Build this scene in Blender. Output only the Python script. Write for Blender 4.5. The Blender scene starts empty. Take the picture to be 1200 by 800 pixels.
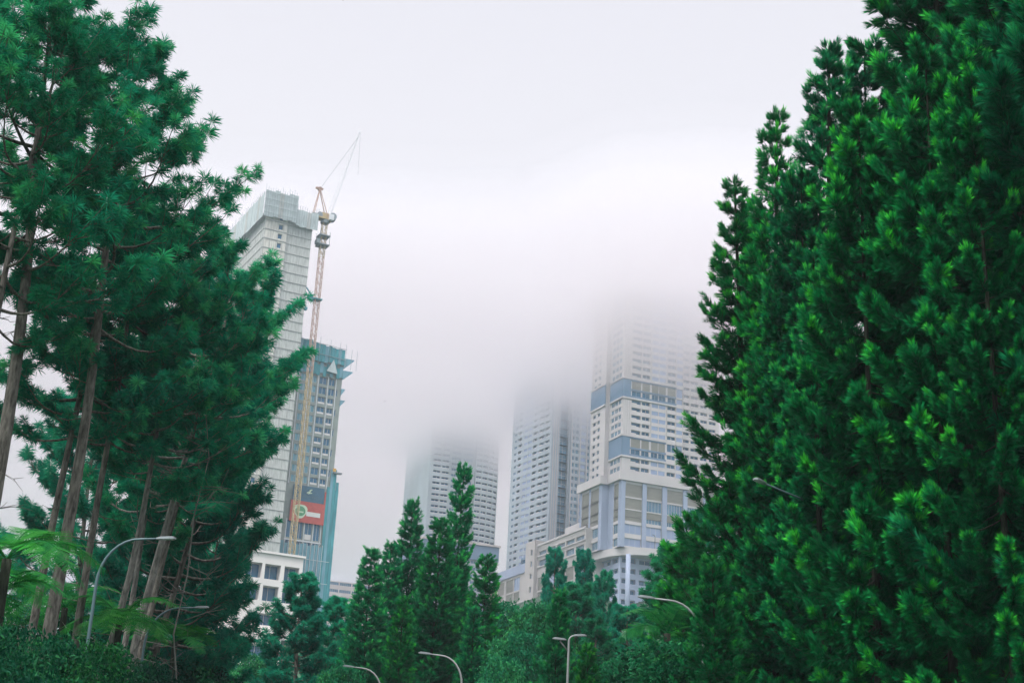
import bpy, bmesh, math, random
import numpy as np
from mathutils import Vector, Matrix, Quaternion

S = bpy.context.scene
COL = S.collection
random.seed(5)
RAD = math.radians

# ------------------------------------------------------------------ camera
F = 1700.0                      # focal length in pixels of a 1200 wide frame
PITCH, ROLL = RAD(19.5), RAD(2.94)
CAM = np.array([0, 0, 1.65])
_r0 = np.array([1., 0, 0]); _u0 = np.array([0, -math.sin(PITCH), math.cos(PITCH)])
FW = np.array([0, math.cos(PITCH), math.sin(PITCH)])
RT = math.cos(ROLL) * _r0 + math.sin(ROLL) * _u0
UP = -math.sin(ROLL) * _r0 + math.cos(ROLL) * _u0
cam = bpy.data.cameras.new('camera'); camo = bpy.data.objects.new('camera', cam); COL.objects.link(camo)
camo.matrix_world = Matrix(((RT[0], UP[0], -FW[0], CAM[0]), (RT[1], UP[1], -FW[1], CAM[1]), (RT[2], UP[2], -FW[2], CAM[2]), (0, 0, 0, 1)))
cam.sensor_width = 36; cam.lens = 36 * F / 1200; cam.clip_end = 6000; cam.clip_start = 0.1
S.camera = camo

def at(px, py, Y):
    d = FW + (px - 600) / F * RT - (py - 400) / F * UP
    return CAM + d * (Y / d[1])

# ------------------------------------------------------------------ materials
def nodes_of(name):
    m = bpy.data.materials.new(name); m.use_nodes = True
    nt = m.node_tree
    return m, nt, nt.nodes['Principled BSDF']

def mat(name, c, rough=0.7, spec=0.3, var=0.12, scale=0.6, stretch=(1, 1, 1), metal=0.0, bump=0.0):
    m, nt, b = nodes_of(name)
    b.inputs['Roughness'].default_value = rough
    b.inputs['Specular IOR Level'].default_value = spec
    b.inputs['Metallic'].default_value = metal
    tc = nt.nodes.new('ShaderNodeTexCoord'); mp = nt.nodes.new('ShaderNodeMapping')
    mp.inputs['Scale'].default_value = stretch
    nz = nt.nodes.new('ShaderNodeTexNoise'); nz.inputs['Scale'].default_value = scale; nz.inputs['Detail'].default_value = 6
    cr = nt.nodes.new('ShaderNodeValToRGB')
    cr.color_ramp.elements[0].position = 0.3; cr.color_ramp.elements[1].position = 0.72
    cr.color_ramp.elements[0].color = tuple(x * (1 - var) for x in c) + (1,)
    cr.color_ramp.elements[1].color = tuple(min(1, x * (1 + var)) for x in c) + (1,)
    nt.links.new(tc.outputs['Object'], mp.inputs['Vector']); nt.links.new(mp.outputs[0], nz.inputs['Vector'])
    nt.links.new(nz.outputs['Fac'], cr.inputs[0]); nt.links.new(cr.outputs[0], b.inputs['Base Color'])
    if bump:
        bp = nt.nodes.new('ShaderNodeBump'); bp.inputs['Strength'].default_value = bump; bp.inputs['Distance'].default_value = 0.05
        nt.links.new(nz.outputs['Fac'], bp.inputs['Height']); nt.links.new(bp.outputs[0], b.inputs['Normal'])
    return m

def leafmat(name, dark, mid, tip, rough=0.5, trans=0.24):
    """foliage: the needles' own colour runs from old growth to young tips by a per-shoot attribute"""
    m, nt, b = nodes_of(name)
    b.inputs['Roughness'].default_value = rough; b.inputs['Specular IOR Level'].default_value = 0.05
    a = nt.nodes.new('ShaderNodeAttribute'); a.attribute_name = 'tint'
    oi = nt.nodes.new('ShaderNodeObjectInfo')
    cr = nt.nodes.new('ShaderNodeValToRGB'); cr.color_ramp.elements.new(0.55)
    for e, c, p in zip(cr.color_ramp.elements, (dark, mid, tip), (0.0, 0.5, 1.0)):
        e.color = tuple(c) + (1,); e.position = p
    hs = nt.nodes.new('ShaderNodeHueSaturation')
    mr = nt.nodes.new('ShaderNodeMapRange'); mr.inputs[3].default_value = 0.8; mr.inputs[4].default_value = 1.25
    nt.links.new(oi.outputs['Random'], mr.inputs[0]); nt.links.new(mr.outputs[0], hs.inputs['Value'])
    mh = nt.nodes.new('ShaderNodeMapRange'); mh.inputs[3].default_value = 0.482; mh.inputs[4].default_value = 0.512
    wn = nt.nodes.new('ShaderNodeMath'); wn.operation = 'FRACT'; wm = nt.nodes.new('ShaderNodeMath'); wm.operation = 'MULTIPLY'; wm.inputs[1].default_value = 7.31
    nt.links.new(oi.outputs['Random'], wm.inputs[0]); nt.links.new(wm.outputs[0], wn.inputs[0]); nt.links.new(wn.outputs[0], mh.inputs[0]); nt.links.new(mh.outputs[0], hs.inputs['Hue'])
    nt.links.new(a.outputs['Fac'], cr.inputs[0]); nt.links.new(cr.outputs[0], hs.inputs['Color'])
    nt.links.new(hs.outputs[0], b.inputs['Base Color'])
    tr = nt.nodes.new('ShaderNodeBsdfTranslucent'); mx = nt.nodes.new('ShaderNodeMixShader'); mx.inputs[0].default_value = trans
    nt.links.new(hs.outputs[0], tr.inputs['Color'])
    out = nt.nodes['Material Output']
    nt.links.new(b.outputs[0], mx.inputs[1]); nt.links.new(tr.outputs[0], mx.inputs[2]); nt.links.new(mx.outputs[0], out.inputs['Surface'])
    return m

def barkmat(name, c1, c2):
    m, nt, b = nodes_of(name)
    b.inputs['Roughness'].default_value = 0.9; b.inputs['Specular IOR Level'].default_value = 0.1
    tc = nt.nodes.new('ShaderNodeTexCoord'); mp = nt.nodes.new('ShaderNodeMapping'); mp.inputs['Scale'].default_value = (7, 7, 1.6)
    nz = nt.nodes.new('ShaderNodeTexNoise'); nz.inputs['Scale'].default_value = 1.4; nz.inputs['Detail'].default_value = 8; nz.inputs['Roughness'].default_value = 0.65
    vo = nt.nodes.new('ShaderNodeTexVoronoi'); vo.inputs['Scale'].default_value = 1.3; vo.feature = 'DISTANCE_TO_EDGE'
    cr = nt.nodes.new('ShaderNodeValToRGB')
    cr.color_ramp.elements[0].position = 0.32; cr.color_ramp.elements[1].position = 0.68
    cr.color_ramp.elements[0].color = tuple(c1) + (1,); cr.color_ramp.elements[1].color = tuple(c2) + (1,)
    bp = nt.nodes.new('ShaderNodeBump'); bp.inputs['Strength'].default_value = 0.9; bp.inputs['Distance'].default_value = 0.06
    ad = nt.nodes.new('ShaderNodeMath'); ad.operation = 'ADD'
    nt.links.new(tc.outputs['Object'], mp.inputs[0]); nt.links.new(mp.outputs[0], nz.inputs['Vector']); nt.links.new(mp.outputs[0], vo.inputs['Vector'])
    nt.links.new(nz.outputs['Fac'], cr.inputs[0]); nt.links.new(cr.outputs[0], b.inputs['Base Color'])
    nt.links.new(nz.outputs['Fac'], ad.inputs[0]); nt.links.new(vo.outputs[0], ad.inputs[1])
    nt.links.new(ad.outputs[0], bp.inputs['Height']); nt.links.new(bp.outputs[0], b.inputs['Normal'])
    return m

M = {
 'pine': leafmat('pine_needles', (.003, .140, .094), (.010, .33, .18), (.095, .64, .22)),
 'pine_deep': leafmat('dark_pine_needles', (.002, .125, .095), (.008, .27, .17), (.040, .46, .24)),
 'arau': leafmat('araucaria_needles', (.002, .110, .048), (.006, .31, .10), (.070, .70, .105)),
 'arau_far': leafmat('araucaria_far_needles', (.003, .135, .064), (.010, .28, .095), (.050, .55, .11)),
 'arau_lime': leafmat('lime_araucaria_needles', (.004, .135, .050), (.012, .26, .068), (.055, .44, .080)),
 'soft': leafmat('soft_pine_needles', (.004, .140, .088), (.012, .25, .135), (.05, .40, .17)),
 'broad': leafmat('broad_leaves', (.004, .090, .046), (.012, .165, .064), (.055, .34, .09), rough=.55),
 'shrub': leafmat('shrub_leaves', (.002, .036, .022), (.005, .072, .034), (.022, .15, .042), rough=.55),
 'fern': leafmat('fern_leaves', (.005, .11, .034), (.015, .19, .042), (.048, .30, .052), trans=.4),
 'bark': barkmat('pine_bark', (.045, .043, .038), (.235, .22, .195)),
 'bark_pale': barkmat('pale_pine_bark', (.085, .085, .08), (.34, .325, .30)),
 'bark_brown': barkmat('brown_bark', (.012, .018, .012), (.048, .055, .040)),
 'twig': mat('dead_twig', (.14, .145, .13), var=.3, scale=3),
 'pole': mat('lamp_pole_paint', (.085, .15, .17), rough=.45, spec=.5, var=.08, scale=2),
 'pole_white': mat('pale_lamp_pole_paint', (.26, .29, .29), rough=.45, spec=.5, var=.08, scale=2),
 'lamp_head': mat('lamp_head_paint', (.30, .34, .36), rough=.4, spec=.5, var=.06, scale=3),
 'lens': mat('lamp_lens', (.65, .68, .68), rough=.2, spec=.5, var=.04, scale=8),
 'white': mat('white_wall_paint', (.74, .70, .69), var=.08, scale=.08, stretch=(1, 1, .35)),
 'cream': mat('cream_wall_paint', (.64, .60, .57), var=.09, scale=.08, stretch=(1, 1, .35)),
 'lilac': mat('lilac_wall_paint', (.44, .515, .67), var=.06, scale=.08, stretch=(1, 1, .35)),
 'khaki': mat('khaki_louvre_panel', (.40, .385, .33), var=.08, scale=.25, stretch=(1, 1, 4)),
 'bluegrey': mat('bluegrey_wall_paint', (.19, .30, .43), var=.06, scale=.1),
 'hazed_white': mat('hazed_white_wall', (.47, .54, .60), var=.09, scale=.08, stretch=(1, 1, .35)),  # bluish cast of distance haze put into the wall colour
 'hazed_grey': mat('hazed_grey_wall', (.46, .54, .57), var=.10, scale=.08, stretch=(1, 1, .35)),  # wall colour paled to carry the haze before the farthest tower
 'grey': mat('grey_concrete', (.40, .41, .40), var=.12, scale=.15),
 'glass': mat('window_glass', (.11, .26, .38), rough=.12, spec=.8, var=.35, scale=.12),
 'glass_and_void': mat('dark_glass_and_void', (.015, .13, .24), rough=.15, spec=.6, var=.3, scale=.12),  # window glass, and the dark sheet that paints shade inside open bays
 'glass_pale': mat('pale_panel_glass', (.36, .46, .66), rough=.2, spec=.6, var=.08, scale=.15),
 'frame': mat('window_frame_paint', (.66, .67, .70), var=.05, scale=.5),
 'net': mat('beige_safety_net', (.56, .545, .50), var=.20, scale=.9, stretch=(2.5, 2.5, .35)),  # net colour lightened to carry haze over the tower
 'net_grey': mat('grey_safety_net', (.45, .465, .45), var=.20, scale=.9, stretch=(2.5, 2.5, .35)),
 'net_teal': mat('teal_safety_net', (.05, .27, .31), var=.25, scale=.5, stretch=(2, 2, .4)),
 'net_blue': mat('blue_safety_net', (.16, .34, .42), var=.22, scale=.5, stretch=(2, 2, .3)),
 'net_pale': mat('pale_crown_net', (.47, .53, .54), var=.14, scale=.7, stretch=(2, 2, .5)),  # fog softening of the crown is put into this paler colour
 'concrete': mat('raw_concrete', (.28, .315, .295), var=.16, scale=.3),
 'steel': mat('scaffold_steel', (.30, .36, .38), rough=.5, var=.1, scale=2),
 'crane_y': mat('crane_yellow_paint', (.44, .34, .19), rough=.5, var=.15, scale=1),
 'crane_p': mat('crane_faded_paint', (.44, .29, .23), rough=.5, var=.2, scale=1),
 'crane_g': mat('crane_grey_machinery', (.22, .26, .28), rough=.5, var=.15, scale=1),
 'sign_blue': mat('blue_banner_cloth', (.045, .13, .20), var=.2, scale=.8),
 'sign_red': mat('red_banner_cloth', (.50, .095, .075), var=.12, scale=.8),
 'badge_pale': mat('pale_badge_print', (.62, .72, .55), var=.05, scale=2),
 'badge_green': mat('green_badge_print', (.10, .34, .17), var=.1, scale=2),
 'print_white': mat('white_banner_print', (.75, .74, .72), var=.05, scale=2),
 'orange': mat('orange_sheet', (.62, .34, .06), var=.1, scale=1),
 'earth': mat('hill_undergrowth', (.022, .075, .032), var=.5, scale=.12, bump=.6),
 'asphalt': mat('asphalt', (.05, .05, .052), var=.2, scale=3, rough=.9),
 'paint': mat('road_paint', (.75, .75, .72), var=.1, scale=4),
 'kerb': mat('kerb_concrete', (.38, .37, .35), var=.12, scale=1),
 'bird': mat('dark_feathers', (.02, .022, .025), var=.3, scale=30),
}

# ------------------------------------------------------------------ object helpers
def link(o, parent=None):
    COL.objects.link(o)
    if parent: o.parent = parent
    return o

def thing(name, label, cat, loc=(0, 0, 0), group=None):
    o = bpy.data.objects.new(name, None); link(o); o.location = tuple(float(x) for x in loc); o.empty_display_size = .5
    o['label'] = label; o['category'] = cat
    if group: o['group'] = group
    return o

class MB:
    """collects quads, boxes, beams and tubes in world coordinates; build() links them as one mesh"""
    def __init__(s): s.v = []; s.f = []; s.m = []
    def poly(s, pts, mi=0):
        n = len(s.v); s.v += [tuple(map(float, p)) for p in pts]; s.f.append(tuple(range(n, n + len(pts)))); s.m.append(mi)
    def box(s, o, a, b, c, mi=0):
        """box from corner o with edge vectors a, b, c"""
        o, a, b, c = (np.asarray(x, float) for x in (o, a, b, c))
        if np.dot(np.cross(a, b), c) < 0: a, b = b, a
        n = len(s.v)
        s.v += [tuple(p) for p in (o, o + a, o + a + b, o + b, o + c, o + a + c, o + a + b + c, o + b + c)]
        for q in ((3, 2, 1, 0), (4, 5, 6, 7), (0, 1, 5, 4), (1, 2, 6, 5), (2, 3, 7, 6), (3, 0, 4, 7)):
            s.f.append(tuple(n + i for i in q)); s.m.append(mi)
    def beam(s, p, q, w, mi=0):
        p, q = np.asarray(p, float), np.asarray(q, float); d = q - p; L = np.linalg.norm(d); d /= L
        a = np.cross(d, (0, 0, 1)) if abs(d[2]) < .95 else np.cross(d, (1, 0, 0)); a /= np.linalg.norm(a); b = np.cross(a, d)
        s.box(p - a * w / 2 - b * w / 2, a * w, b * w, d * L, mi)
    def tube(s, pts, rad, n=10, mi=0):
        pts = [np.asarray(p, float) for p in pts]; rad = rad if hasattr(rad, '__len__') else [rad] * len(pts)
        base = len(s.v); prev = None
        for i, p in enumerate(pts):
            t = pts[min(i + 1, len(pts) - 1)] - pts[max(i - 1, 0)]; t /= np.linalg.norm(t)
            a = np.cross(t, prev if prev is not None else ((0, 1, 0) if abs(t[1]) < .9 else (1, 0, 0)))
            a = np.cross(a, t) if prev is not None else a
            a /= np.linalg.norm(a); prev = a; b = np.cross(t, a)
            for k in range(n):
                w = 2 * math.pi * k / n
                s.v.append(tuple(p + rad[i] * (math.cos(w) * a + math.sin(w) * b)))
        for i in range(len(pts) - 1):
            for k in range(n):
                s.f.append((base + i * n + k, base + i * n + (k + 1) % n, base + (i + 1) * n + (k + 1) % n, base + (i + 1) * n + k)); s.m.append(mi)
        s.f.append(tuple(base + k for k in range(n))[::-1]); s.m.append(mi)
        s.f.append(tuple(base + (len(pts) - 1) * n + k for k in range(n))); s.m.append(mi)
    def prism(s, outline, ext, mi=0):
        """closed outline (list of 3d points) extruded by ext"""
        e = np.asarray(ext, float); P = [np.asarray(p, float) for p in outline]; n = len(s.v); k = len(P)
        s.v += [tuple(p) for p in P] + [tuple(p + e) for p in P]
        s.f.append(tuple(range(n, n + k))[::-1]); s.m.append(mi)
        s.f.append(tuple(range(n + k, n + 2 * k))); s.m.append(mi)
        for i in range(k):
            j = (i + 1) % k; s.f.append((n + i, n + j, n + k + j, n + k + i)); s.m.append(mi)
    def build(s, name, mats, parent=None, smooth=False, kind=None):
        me = bpy.data.meshes.new(name)
        off = np.array(parent_world(parent)) if parent else np.zeros(3)
        me.from_pydata([tuple(np.asarray(v) - off) for v in s.v], [], s.f)
        for mm in (mats if isinstance(mats, (list, tuple)) else [mats]): me.materials.append(M[mm] if isinstance(mm, str) else mm)
        me.polygons.foreach_set('material_index', s.m)
        if smooth: me.polygons.foreach_set('use_smooth', [True] * len(s.f))
        me.update()
        o = bpy.data.objects.new(name, me); link(o, parent)
        if kind: o['kind'] = kind
        return o

def parent_world(p):
    v = Vector((0, 0, 0))
    while p: v = v + p.location; p = p.parent
    return v

# ------------------------------------------------------------------ terrain
BUMPS = ((80, 610, 75, 62), (-20, 690, 120, 40), (-80, 490, 60, 34), (-62, 345, 45, 20))
def ground(x, y):
    z = 0.058 * max(0, y - 95)
    if y > 700: z = 0.058 * 605
    for bx, by, s, h in BUMPS: z += h * math.exp(-((x - bx) ** 2 + (y - by) ** 2) / (2 * s * s))
    return z

def build_ground():
    xs = sorted(set([-3000, -2000, -1200, -800] + list(range(-500, 501, 20)) + [800, 1200, 2000, 3000]))
    ys = sorted(set([-600, -300, -120] + list(range(-60, 1001, 20)) + [1200, 1500, 2000, 3000, 4500]))
    v = [(x, y, ground(x, y)) for y in ys for x in xs]; nx = len(xs)
    f = [(j * nx + i, j * nx + i + 1, (j + 1) * nx + i + 1, (j + 1) * nx + i) for j in range(len(ys) - 1) for i in range(nx - 1)]
    me = bpy.data.meshes.new('ground'); me.from_pydata(v, [], f); me.materials.append(M['earth'])
    me.polygons.foreach_set('use_smooth', [True] * len(f))
    o = link(bpy.data.objects.new('ground', me)); o['kind'] = 'structure'
    # the road the lamps stand along
    b = MB(); b.poly([(-4, -60, .004), (4, -60, .004), (4, 80, .004), (-4, 80, .004)])
    b.build('road', 'asphalt', kind='structure')
    k = MB()
    for x in (-4.25, 4.0): k.box((x, -60, 0), (.25, 0, 0), (0, 140, 0), (0, 0, .13))
    k.build('kerb', 'kerb', kind='structure')
    p = MB()
    for i in range(17): p.poly([(-.06, -58 + i * 8, .008), (.06, -58 + i * 8, .008), (.06, -55 + i * 8, .008), (-.06, -55 + i * 8, .008)])
    p.build('road_marking', 'paint', kind='structure')
build_ground()

# ------------------------------------------------------------------ foliage meshes (numpy)
def np_mesh(name, V, T, material, tint=None, smooth=False):
    me = bpy.data.meshes.new(name); n, k = len(V), len(T); w = T.shape[1]
    me.vertices.add(n); me.vertices.foreach_set('co', np.ascontiguousarray(V, dtype=np.float32).ravel())
    me.loops.add(k * w); me.loops.foreach_set('vertex_index', np.ascontiguousarray(T, dtype=np.int32).ravel())
    me.polygons.add(k); me.polygons.foreach_set('loop_start', np.arange(0, k * w, w, dtype=np.int32))
    me.polygons.foreach_set('loop_total', np.full(k, w, dtype=np.int32))
    if smooth: me.polygons.foreach_set('use_smooth', np.ones(k, dtype=bool))
    if tint is not None:
        a = me.attributes.new('tint', 'FLOAT', 'POINT'); a.data.foreach_set('value', np.ascontiguousarray(tint, dtype=np.float32))
    me.materials.append(M[material]); me.update(calc_edges=True)
    return me

def unit(v): return v / np.maximum(np.linalg.norm(v, axis=-1, keepdims=True), 1e-9)

def blades(rng, base, d, length, width, tint, bend=None, kite=False):
    """curved needle blades: base (N,3), direction d, bend = vector added at the tip; 3-triangle strips"""
    N = len(base)
    side = unit(np.cross(d, unit(rng.normal(size=(N, 3)))))
    L = length[:, None]; W = width[:, None] * .5
    tip = base + d * L + (bend * L if bend is not None else 0)
    mid = base + d * L * .5 + (bend * L * .12 if bend is not None else 0)
    if kite:
        V = np.stack([base, mid + side * W, tip, mid - side * W], 1).reshape(-1, 3); i = np.arange(N)[:, None] * 4
        T = np.concatenate([i + np.array([[0, 1, 2]]), i + np.array([[0, 2, 3]])], 0)
        return V, T, np.repeat(tint, 4)
    V = np.stack([base - side * W * .7, base + side * W * .7, mid + side * W, mid - side * W, tip], 1).reshape(-1, 3)
    i = np.arange(N)[:, None] * 5
    T = np.concatenate([i + np.array([[0, 1, 2]]), i + np.array([[0, 2, 3]]), i + np.array([[3, 2, 4]])], 0)
    return V, T, np.repeat(tint, 5)

def tubes_np(segs, n=5):
    """segs: list of (points (k,3), radii (k,)) -> V, quads"""
    VV, TT, off = [], [], 0
    for P, R in segs:
        k = len(P); t = unit(np.gradient(P, axis=0))
        ref = np.array([0, 0, 1.]) if abs(t[:, 2]).mean() < .8 else np.array([1., 0, 0])
        a = unit(np.cross(t, ref)); b = np.cross(t, a)
        w = np.arange(n) * 2 * np.pi / n
        ring = P[:, None] + R[:, None, None] * (np.cos(w)[None, :, None] * a[:, None] + np.sin(w)[None, :, None] * b[:, None])
        VV.append(ring.reshape(-1, 3))
        i = np.arange(k - 1)[:, None] * n; j = np.arange(n)[None]
        q = np.stack([i + j, i + (j + 1) % n, i + n + (j + 1) % n, i + n + j], -1).reshape(-1, 4) + off
        TT.append(q); off += k * n
    return np.concatenate(VV), np.concatenate(TT)

def wood_mesh(name, tv, segs, bark):
    V, T = tubes_np(segs, 4)
    return np_mesh(name + '_trunk', np.concatenate([tv[0], V]), np.concatenate([tv[1], T + len(tv[0])]), bark, smooth=True)

def trunk_path(rng, H, wob, k=14):
    z = np.linspace(0, 1, k); ph = rng.uniform(0, 6.28, 4)
    x = wob * (np.sin(z * 4 + ph[0]) - math.sin(ph[0]) + .4 * (np.sin(z * 9 + ph[1]) - math.sin(ph[1]))) * z
    y = wob * (np.sin(z * 4 + ph[2]) - math.sin(ph[2]) + .4 * (np.sin(z * 9 + ph[3]) - math.sin(ph[3]))) * z
    return np.stack([x, y, z * H], 1)

def on_path(P, z):
    return np.array([np.interp(z, P[:, 2], P[:, 0]), np.interp(z, P[:, 2], P[:, 1]), z])

def make_pine(name, seed, H=24., start=.5, R=3.2, limbs=46, trunk_r=.24, needle=.38, tw=.016, per=70, leaf='pine', bark='bark', conical=False, wob=.35, sub=(7, 11), dead=0):
    """long-needled pine: whorled limbs, twigs, and a round burst of needles at every twig end"""
    rng = np.random.default_rng(seed)
    tp = trunk_path(rng, H, wob)
    tr = trunk_r * (1 - .82 * np.linspace(0, 1, len(tp)) ** 1.1); tr[0] *= 1.25
    tv = tubes_np([(tp, tr)], 12)
    segs = []; tb = []; td = []; ts = []; tt = []
    for i in range(limbs):
        t = (i + rng.uniform(0, .9)) / limbs
        z = H * (start + (1 - start) * t * .985)
        prof = (1 - t) ** .75 * 1.0 + .10 if conical else min(1, .70 + t * 1.5) * (1 - t ** 2.4) ** .55 + .14
        L = R * prof * rng.uniform(.62, 1.12)
        az = i * 2.39996 + rng.uniform(-.5, .5)
        rise = (.04 + .50 * t ** 1.6 + rng.uniform(-.14, .16)) if not conical else (.08 + .42 * t ** 2 + rng.uniform(-.1, .1))
        o = on_path(tp, z); h = np.array([math.cos(az), math.sin(az), 0]); sd = np.array([-h[1], h[0], 0])
        s = np.linspace(0, 1, 7)[:, None]; wv = rng.uniform(-.12, .12)
        P = o + L * (h * s * (1 - .18 * rise * s) + sd * wv * np.sin(s * 3.1) + np.array([0, 0, 1.]) * (rise * s + .18 * s ** 2.2 - .10 * np.sin(s * 3.1)))
        r0 = max(.014, .021 * L ** .9)
        segs.append((P, r0 * (1 - .8 * s[:, 0])))
        ns = int(rng.integers(*sub) * (L / R * .8 + .35)) + 2
        for k in range(ns):
            u = 1.0 if k == 0 else rng.uniform(.28, 1) ** .75
            j = min(int(u * 6), 5); fq = u * 6 - j; p = P[j] * (1 - fq) + P[j + 1] * fq
            ax = unit(P[min(j + 1, 6)] - P[max(j - 1, 0)])
            d = unit(ax + (0 if k == 0 else 1) * (sd * rng.choice([-1, 1]) * rng.uniform(.5, 1.2) + np.array([0, 0, rng.uniform(-.25, .75)])))
            l = min(1.25, L * rng.uniform(.16, .40)) * (1.15 - .45 * u) + .20
            q = p + d * l * .6 + np.array([0, 0, .06 * l]); e = p + d * l + np.array([0, 0, .22 * l])
            segs.append((np.stack([p, q, e]), np.array([.014, .011, .007])))
            for w in range(3):
                pt = e if w == 0 else p + (e - p) * rng.uniform(.25, .9) + rng.normal(size=3) * .07
                ds = unit((e - q) + (0 if w == 0 else 1) * rng.normal(size=3) * .25 * l + np.array([0, 0, .25 * l]))
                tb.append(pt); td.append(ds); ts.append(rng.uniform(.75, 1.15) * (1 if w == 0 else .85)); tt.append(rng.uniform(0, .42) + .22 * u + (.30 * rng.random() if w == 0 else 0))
    for i in range(dead):
        z = H * rng.uniform(min(.22, start), start + .05); az = rng.uniform(0, 6.28); o = on_path(tp, z); L = rng.uniform(.6, 1.9)
        h = np.array([math.cos(az), math.sin(az), rng.uniform(-.3, .35)])
        s = np.linspace(0, 1, 5)[:, None]
        P = o + h * L * s + rng.normal(size=(5, 3)) * .05 * s
        segs.append((P, .020 * (1 - .75 * s[:, 0])))
        for k in range(3):
            p = P[rng.integers(1, 5)]; e = p + unit(h + rng.normal(size=3) * .8) * rng.uniform(.2, .6)
            segs.append((np.stack([p, e]), np.array([.010, .004])))
    # top leader
    tb.append(tp[-1]); td.append(np.array([0, 0, 1.])); ts.append(1.); tt.append(.7)
    tb, td, ts, tt = np.array(tb), np.array(td), np.array(ts), np.array(tt)
    N = len(tb); B = np.repeat(tb, per, 0); A = np.repeat(td, per, 0); Sc = np.repeat(ts, per)
    rd = unit(rng.normal(size=(N * per, 3)))
    d = unit(rd + A * rng.uniform(.25, 1.05, (N * per, 1)))
    B = B - A * (rng.uniform(0, .45, N * per) * needle * Sc)[:, None]
    ln = needle * Sc * rng.uniform(.7, 1.12, N * per)
    ti = np.clip(np.repeat(tt, per) + rng.normal(size=N * per) * .06, 0, 1)
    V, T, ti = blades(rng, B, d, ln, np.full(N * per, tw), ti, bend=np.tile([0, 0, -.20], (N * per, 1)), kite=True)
    return dict(H=H, trunk=wood_mesh(name, tv, segs, bark),
                crown=np_mesh(name + '_crown', V, T, leaf, ti))

def make_arau(name, seed, H=20., start=.05, R=2.4, gap=.5, per_whorl=6, shoot=.42, needle=.13, tw=.014, per=60, leaf='arau', bark='bark_brown', trunk_r=.2, rise0=-.05, rise1=.55, dens=1., up=.35, taper=.8, irregular=.25, inner=.72):
    """araucaria: whorls of long branches whose outer half carries bottle-brush shoots of curved needles"""
    rng = np.random.default_rng(seed)
    tp = trunk_path(rng, H, .12); tr = trunk_r * (1 - .9 * np.linspace(0, 1, len(tp))) + .012
    tv = tubes_np([(tp, tr)], 12); segs = []; sb = []; se = []; sl = []; st = []
    z = H * start; az0 = 0
    while z < H * .992:
        t = (z / H - start) / (1 - start)
        L0 = R * ((1 - t) ** taper * .94 + .05) * (min(1, .55 + t * 6) if start > .02 else 1)
        nb = per_whorl if t < .9 else max(3, per_whorl - 1)
        az0 += 1.1
        for b in range(nb):
            az = az0 + b * 2 * math.pi / nb + rng.uniform(-.25, .25); L = L0 * (1 + rng.uniform(-irregular, irregular * .6))
            if rng.random() < .09: continue
            if rng.random() < .10: L *= rng.uniform(1.1, 1.3)
            h = np.array([math.cos(az), math.sin(az), 0]); sd = np.array([-h[1], h[0], 0])
            rise = rise0 + (rise1 - rise0) * t ** 1.4 + rng.uniform(-.10, .10)
            s = np.linspace(0, 1, 8)[:, None]
            zj = z + rng.uniform(-.5, .5) * gap
            if zj > H * .985: zj = H * .985
            P = on_path(tp, zj) + L * (h * s + sd * .06 * rng.normal() * np.sin(s * 3) + np.array([0, 0, 1.]) * (rise * s - .16 * np.sin(s * 3.1) * (1 - t) + up * s ** 3))
            bt = rng.uniform(.35, 1.25)
            segs.append((P, max(.008, .013 * L ** .8) * (1 - .75 * s[:, 0])))
            n = max(2, int(L / shoot * 3.4 * dens))
            for k in range(n + 1):
                u = 1. if k == n else 1 - rng.random() ** 1.5 * inner
                j = min(int(u * 7), 6); fq = u * 7 - j; p = P[j] * (1 - fq) + P[j + 1] * fq
                ax = unit(P[min(j + 1, 7)] - P[max(j - 1, 0)])
                if k == n: d = unit(ax + np.array([0, 0, .25]))
                else: d = unit(ax * rng.uniform(.5, 1.1) + sd * rng.choice([-1, 1]) * rng.uniform(.35, 1.2) + np.array([0, 0, rng.uniform(-.40, .42)]))
                l = shoot * rng.uniform(.55, 1.5) * (1.15 - .45 * u) * (.75 if t > .93 else 1)
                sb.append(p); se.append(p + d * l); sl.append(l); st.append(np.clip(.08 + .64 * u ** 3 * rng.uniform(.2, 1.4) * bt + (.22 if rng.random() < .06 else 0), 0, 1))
        z += gap * (1 - .45 * t) * rng.uniform(.85, 1.15)
    sb.append(tp[-1] - np.array([0, 0, .5])); se.append(tp[-1] + np.array([0, 0, .1])); sl.append(.6); st.append(.7)
    sb, se, st = np.array(sb), np.array(se), np.array(st)
    for p, e in zip(sb[::2], se[::2]): segs.append((np.stack([p, e]), np.array([.010, .006])))
    N = len(sb); ax = unit(se - sb); ln = np.linalg.norm(se - sb, axis=1)
    a = unit(np.cross(ax, unit(rng.normal(size=(N, 3))))); bb = np.cross(ax, a)
    K = N * per; u = rng.uniform(0, 1, K) ** .85; phi = rng.uniform(0, 6.283, K)
    A, Aa, Ab = (np.repeat(q, per, 0) for q in (ax, a, bb))
    rad = np.cos(phi)[:, None] * Aa + np.sin(phi)[:, None] * Ab
    fwd = (.60 + .65 * u * u)[:, None]
    up_ = np.array([0, 0, .10])
    d = unit(rad + A * fwd + up_)
    base = np.repeat(sb, per, 0) + A * (np.repeat(ln, per) * u)[:, None]
    length = needle * rng.uniform(.75, 1.2, K) * (1.05 - .25 * u)
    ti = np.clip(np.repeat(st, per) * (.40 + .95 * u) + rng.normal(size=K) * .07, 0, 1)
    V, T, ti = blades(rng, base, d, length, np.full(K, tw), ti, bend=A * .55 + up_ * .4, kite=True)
    return dict(H=H, trunk=wood_mesh(name, tv, segs, bark),
                crown=np_mesh(name + '_crown', V, T, leaf, ti))

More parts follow.
